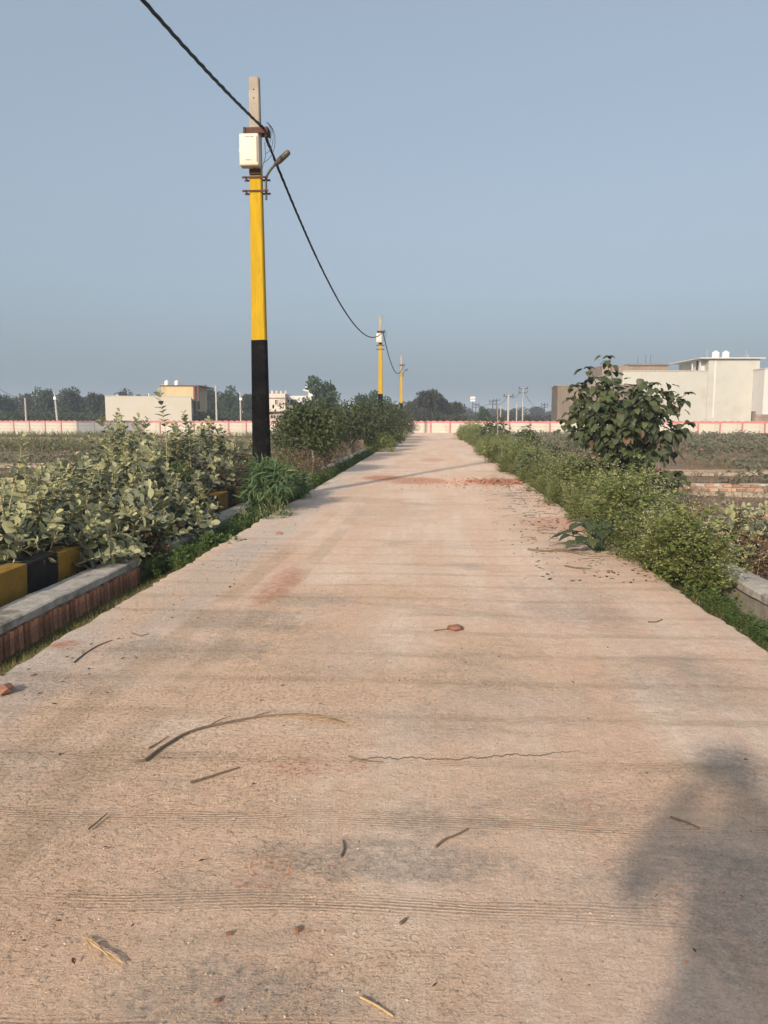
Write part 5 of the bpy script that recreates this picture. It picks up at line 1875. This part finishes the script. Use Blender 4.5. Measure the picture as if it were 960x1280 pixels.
tag(g.obj('twig_litter', M['twig']), 'thin broken twig bits along the right road edge', kind='stuff')

# ================================================================== THE PHOTOGRAPHER (casts the shadow at lower right)
def photographer():
    t = thing('person', (-.05, -.30, 0), 'standing photographer with raised arms holding a phone, shadow falling on the lower right road', 'person', None, 0, 1.03)
    M['cloth'] = mat_rough('plain_shirt_cloth', (.20, .24, .30), (.17, .20, .26), 5, .9, .002, 80)
    M['trouser'] = mat_rough('dark_trouser_cloth', (.05, .05, .06), (.07, .07, .08), 5, .9, .002, 80)
    M['skin'] = mat_rough('skin', (.30, .17, .11), (.27, .15, .10), 5, .6, .0008, 60)
    M['hair'] = mat_rough('black_hair', (.012, .010, .009), (.02, .016, .014), 30, .6, .003, 120)
    # skeleton: name -> pos, radius, parent
    J = [('pelvis', (0, 0, .93), (.17, .12), None), ('waist', (0, 0, 1.08), (.16, .12), 'pelvis'), ('chest', (0, -.01, 1.27), (.175, .12), 'waist'),
         ('upper', (0, -.01, 1.40), (.13, .09), 'chest'), ('neck', (0, .0, 1.48), (.055, .058), 'upper'), ('skull', (0, .02, 1.55), (.062, .07), 'neck')]
    for s, n in ((-1, 'l'), (1, 'r')):
        J += [('hip' + n, (s * .10, 0, .88), (.095, .10), 'pelvis'), ('knee' + n, (s * .115, .01, .49), (.06, .065), 'hip' + n),
              ('calf' + n, (s * .118, -.02, .34), (.055, .06), 'knee' + n), ('ankle' + n, (s * .12, -.02, .09), (.036, .04), 'calf' + n),
              ('toe' + n, (s * .14, .15, .035), (.042, .028), 'ankle' + n),
              ('sh' + n, (s * .185, -.005, 1.385), (.062, .06), 'upper'),
              ('elbow' + n, (s * .31 - .02, .07, 1.21), (.075, .075), 'sh' + n),
              ('fore' + n, (s * .20 + .01, .18, 1.36), (.065, .065), 'elbow' + n),
              ('wrist' + n, (.05 + s * .09, .27, 1.50), (.036, .036), 'fore' + n),
              ('palm' + n, (.05 + s * .065, .285, 1.555), (.036, .024), 'wrist' + n)]
    names = [j[0] for j in J]
    me = bpy.data.meshes.new('body')
    me.from_pydata([j[1] for j in J], [(names.index(j[3]), i) for i, j in enumerate(J) if j[3]], [])
    b = link('body', me, t)
    sk = b.modifiers.new('skin', 'SKIN')
    sk.use_smooth_shade = True
    for i, j in enumerate(J):
        me.skin_vertices[0].data[i].radius = j[2]
    me.skin_vertices[0].data[0].use_root = True
    ss = b.modifiers.new('sub', 'SUBSURF'); ss.levels = 2; ss.render_levels = 2
    me.materials.append(M['cloth'])
    # head with face
    bm = bmesh.new(); bmesh.ops.create_uvsphere(bm, u_segments=28, v_segments=20, radius=1)
    for v in bm.verts:
        x, y_, z = v.co
        v.co = Vector((x * .076, y_ * .094, z * .115))
        if z < 0: v.co.x *= 1 + z * .28; v.co.y += -z * .012
        if y_ > .3:      # face looks to +y
            if abs(x) < .22 and -.3 < z < .12: v.co.y += .018 * (1 - abs(x) / .22) * (1 - (z + .1) ** 2 * 4)
            if abs(abs(x) - .38) < .2 and abs(z - .08) < .14: v.co.y -= .008
            if abs(z + .48) < .10 and abs(x) < .35: v.co.y += .005
    h = link('head', bm_mesh(bm, 'head', M['skin'], True), t); h.location = (0, .035, 1.635); h.scale = (1.06, 1.06, 1.04)
    for s in (-1, 1):
        bm = bmesh.new(); bmesh.ops.create_uvsphere(bm, u_segments=10, v_segments=8, radius=1)
        bmesh.ops.scale(bm, vec=(.010, .018, .03), verts=bm.verts)
        e = link('ear', bm_mesh(bm, 'ear', M['skin'], True), h); e.location = (s * .077, -.004, -.005)
        bm = bmesh.new(); bmesh.ops.create_uvsphere(bm, u_segments=10, v_segments=8, radius=.011)
        e = link('eye', bm_mesh(bm, 'eye', M['tank'], True), h); e.location = (s * .029, .078, .008)
    bm = bmesh.new(); bmesh.ops.create_uvsphere(bm, u_segments=24, v_segments=16, radius=1)
    for v in list(bm.verts):
        if v.co.z < -.25 or (v.co.y > .45 and v.co.z < .45): bm.verts.remove(v)
    for v in bm.verts: v.co = Vector((v.co.x * .084, v.co.y * .102, v.co.z * .122 + .004)) * (1 + .03 * mnoise.noise(v.co * 6))
    link('hair', bm_mesh(bm, 'hair', M['hair'], True), h)
    # hands: palm comes from the body; five fingers each
    for s in (-1, 1):
        px_, py_, pz = .05 + s * .065, .285, 1.555
        hg = Geo()
        pal = [(px_, py_ - .005, pz - .03), (px_, py_ + .005, pz + .02), (px_ - s * .005, py_ + .01, pz + .045)]
        hg.tube(pal, [.028, .036, .030], 10)
        for f in range(4):
            z0 = pz + .052 - f * .021
            L = (.068, .076, .07, .055)[f]
            q = [(px_ + s * .012, py_ + .012, z0), (px_ - s * .004, py_ + .034, z0 + .004), (px_ - s * L * .45, py_ + .036, z0 + .004), (px_ - s * L * .8, py_ + .028, z0 + .002)]
            hg.tube(q, [.0095, .009, .0082, .0065], 7)
        hg.tube([(px_, py_ - .01, pz - .01), (px_ - s * .02, py_ - .022, pz + .005), (px_ - s * .045, py_ - .02, pz + .014)], [.012, .0105, .008], 7)
        hg.obj('hand', M['skin'], t, True)
    for s in (-1, 1):
        bme = bm_mesh(bevelled_box(.095, .26, .075, .03, 3), 'shoe', M['trouser'], True)
        o = link('shoe', bme, t); o.location = (s * .13, .055, .004)
    g = Geo()
    for s in (-1, 1):
        g.tube([(s * .085, 0, .96), (s * .105, 0, .85), (s * .115, .01, .49), (s * .12, -.018, .1)], [.115, .118, .082, .062], 14)
    g.obj('trousers', M['trouser'], t, True)
    # phone: the camera looks out just ahead of it
    ph = bm_mesh(bevelled_box(.076, .009, .16, .004, 2), 'phone', M['black'])
    o = link('phone', ph); o.location = (0, -.026, 1.525); o.rotation_euler = (0, 0, YAW)
    tag(o, 'upright phone held before the photographer at the viewpoint', 'phone')


photographer()
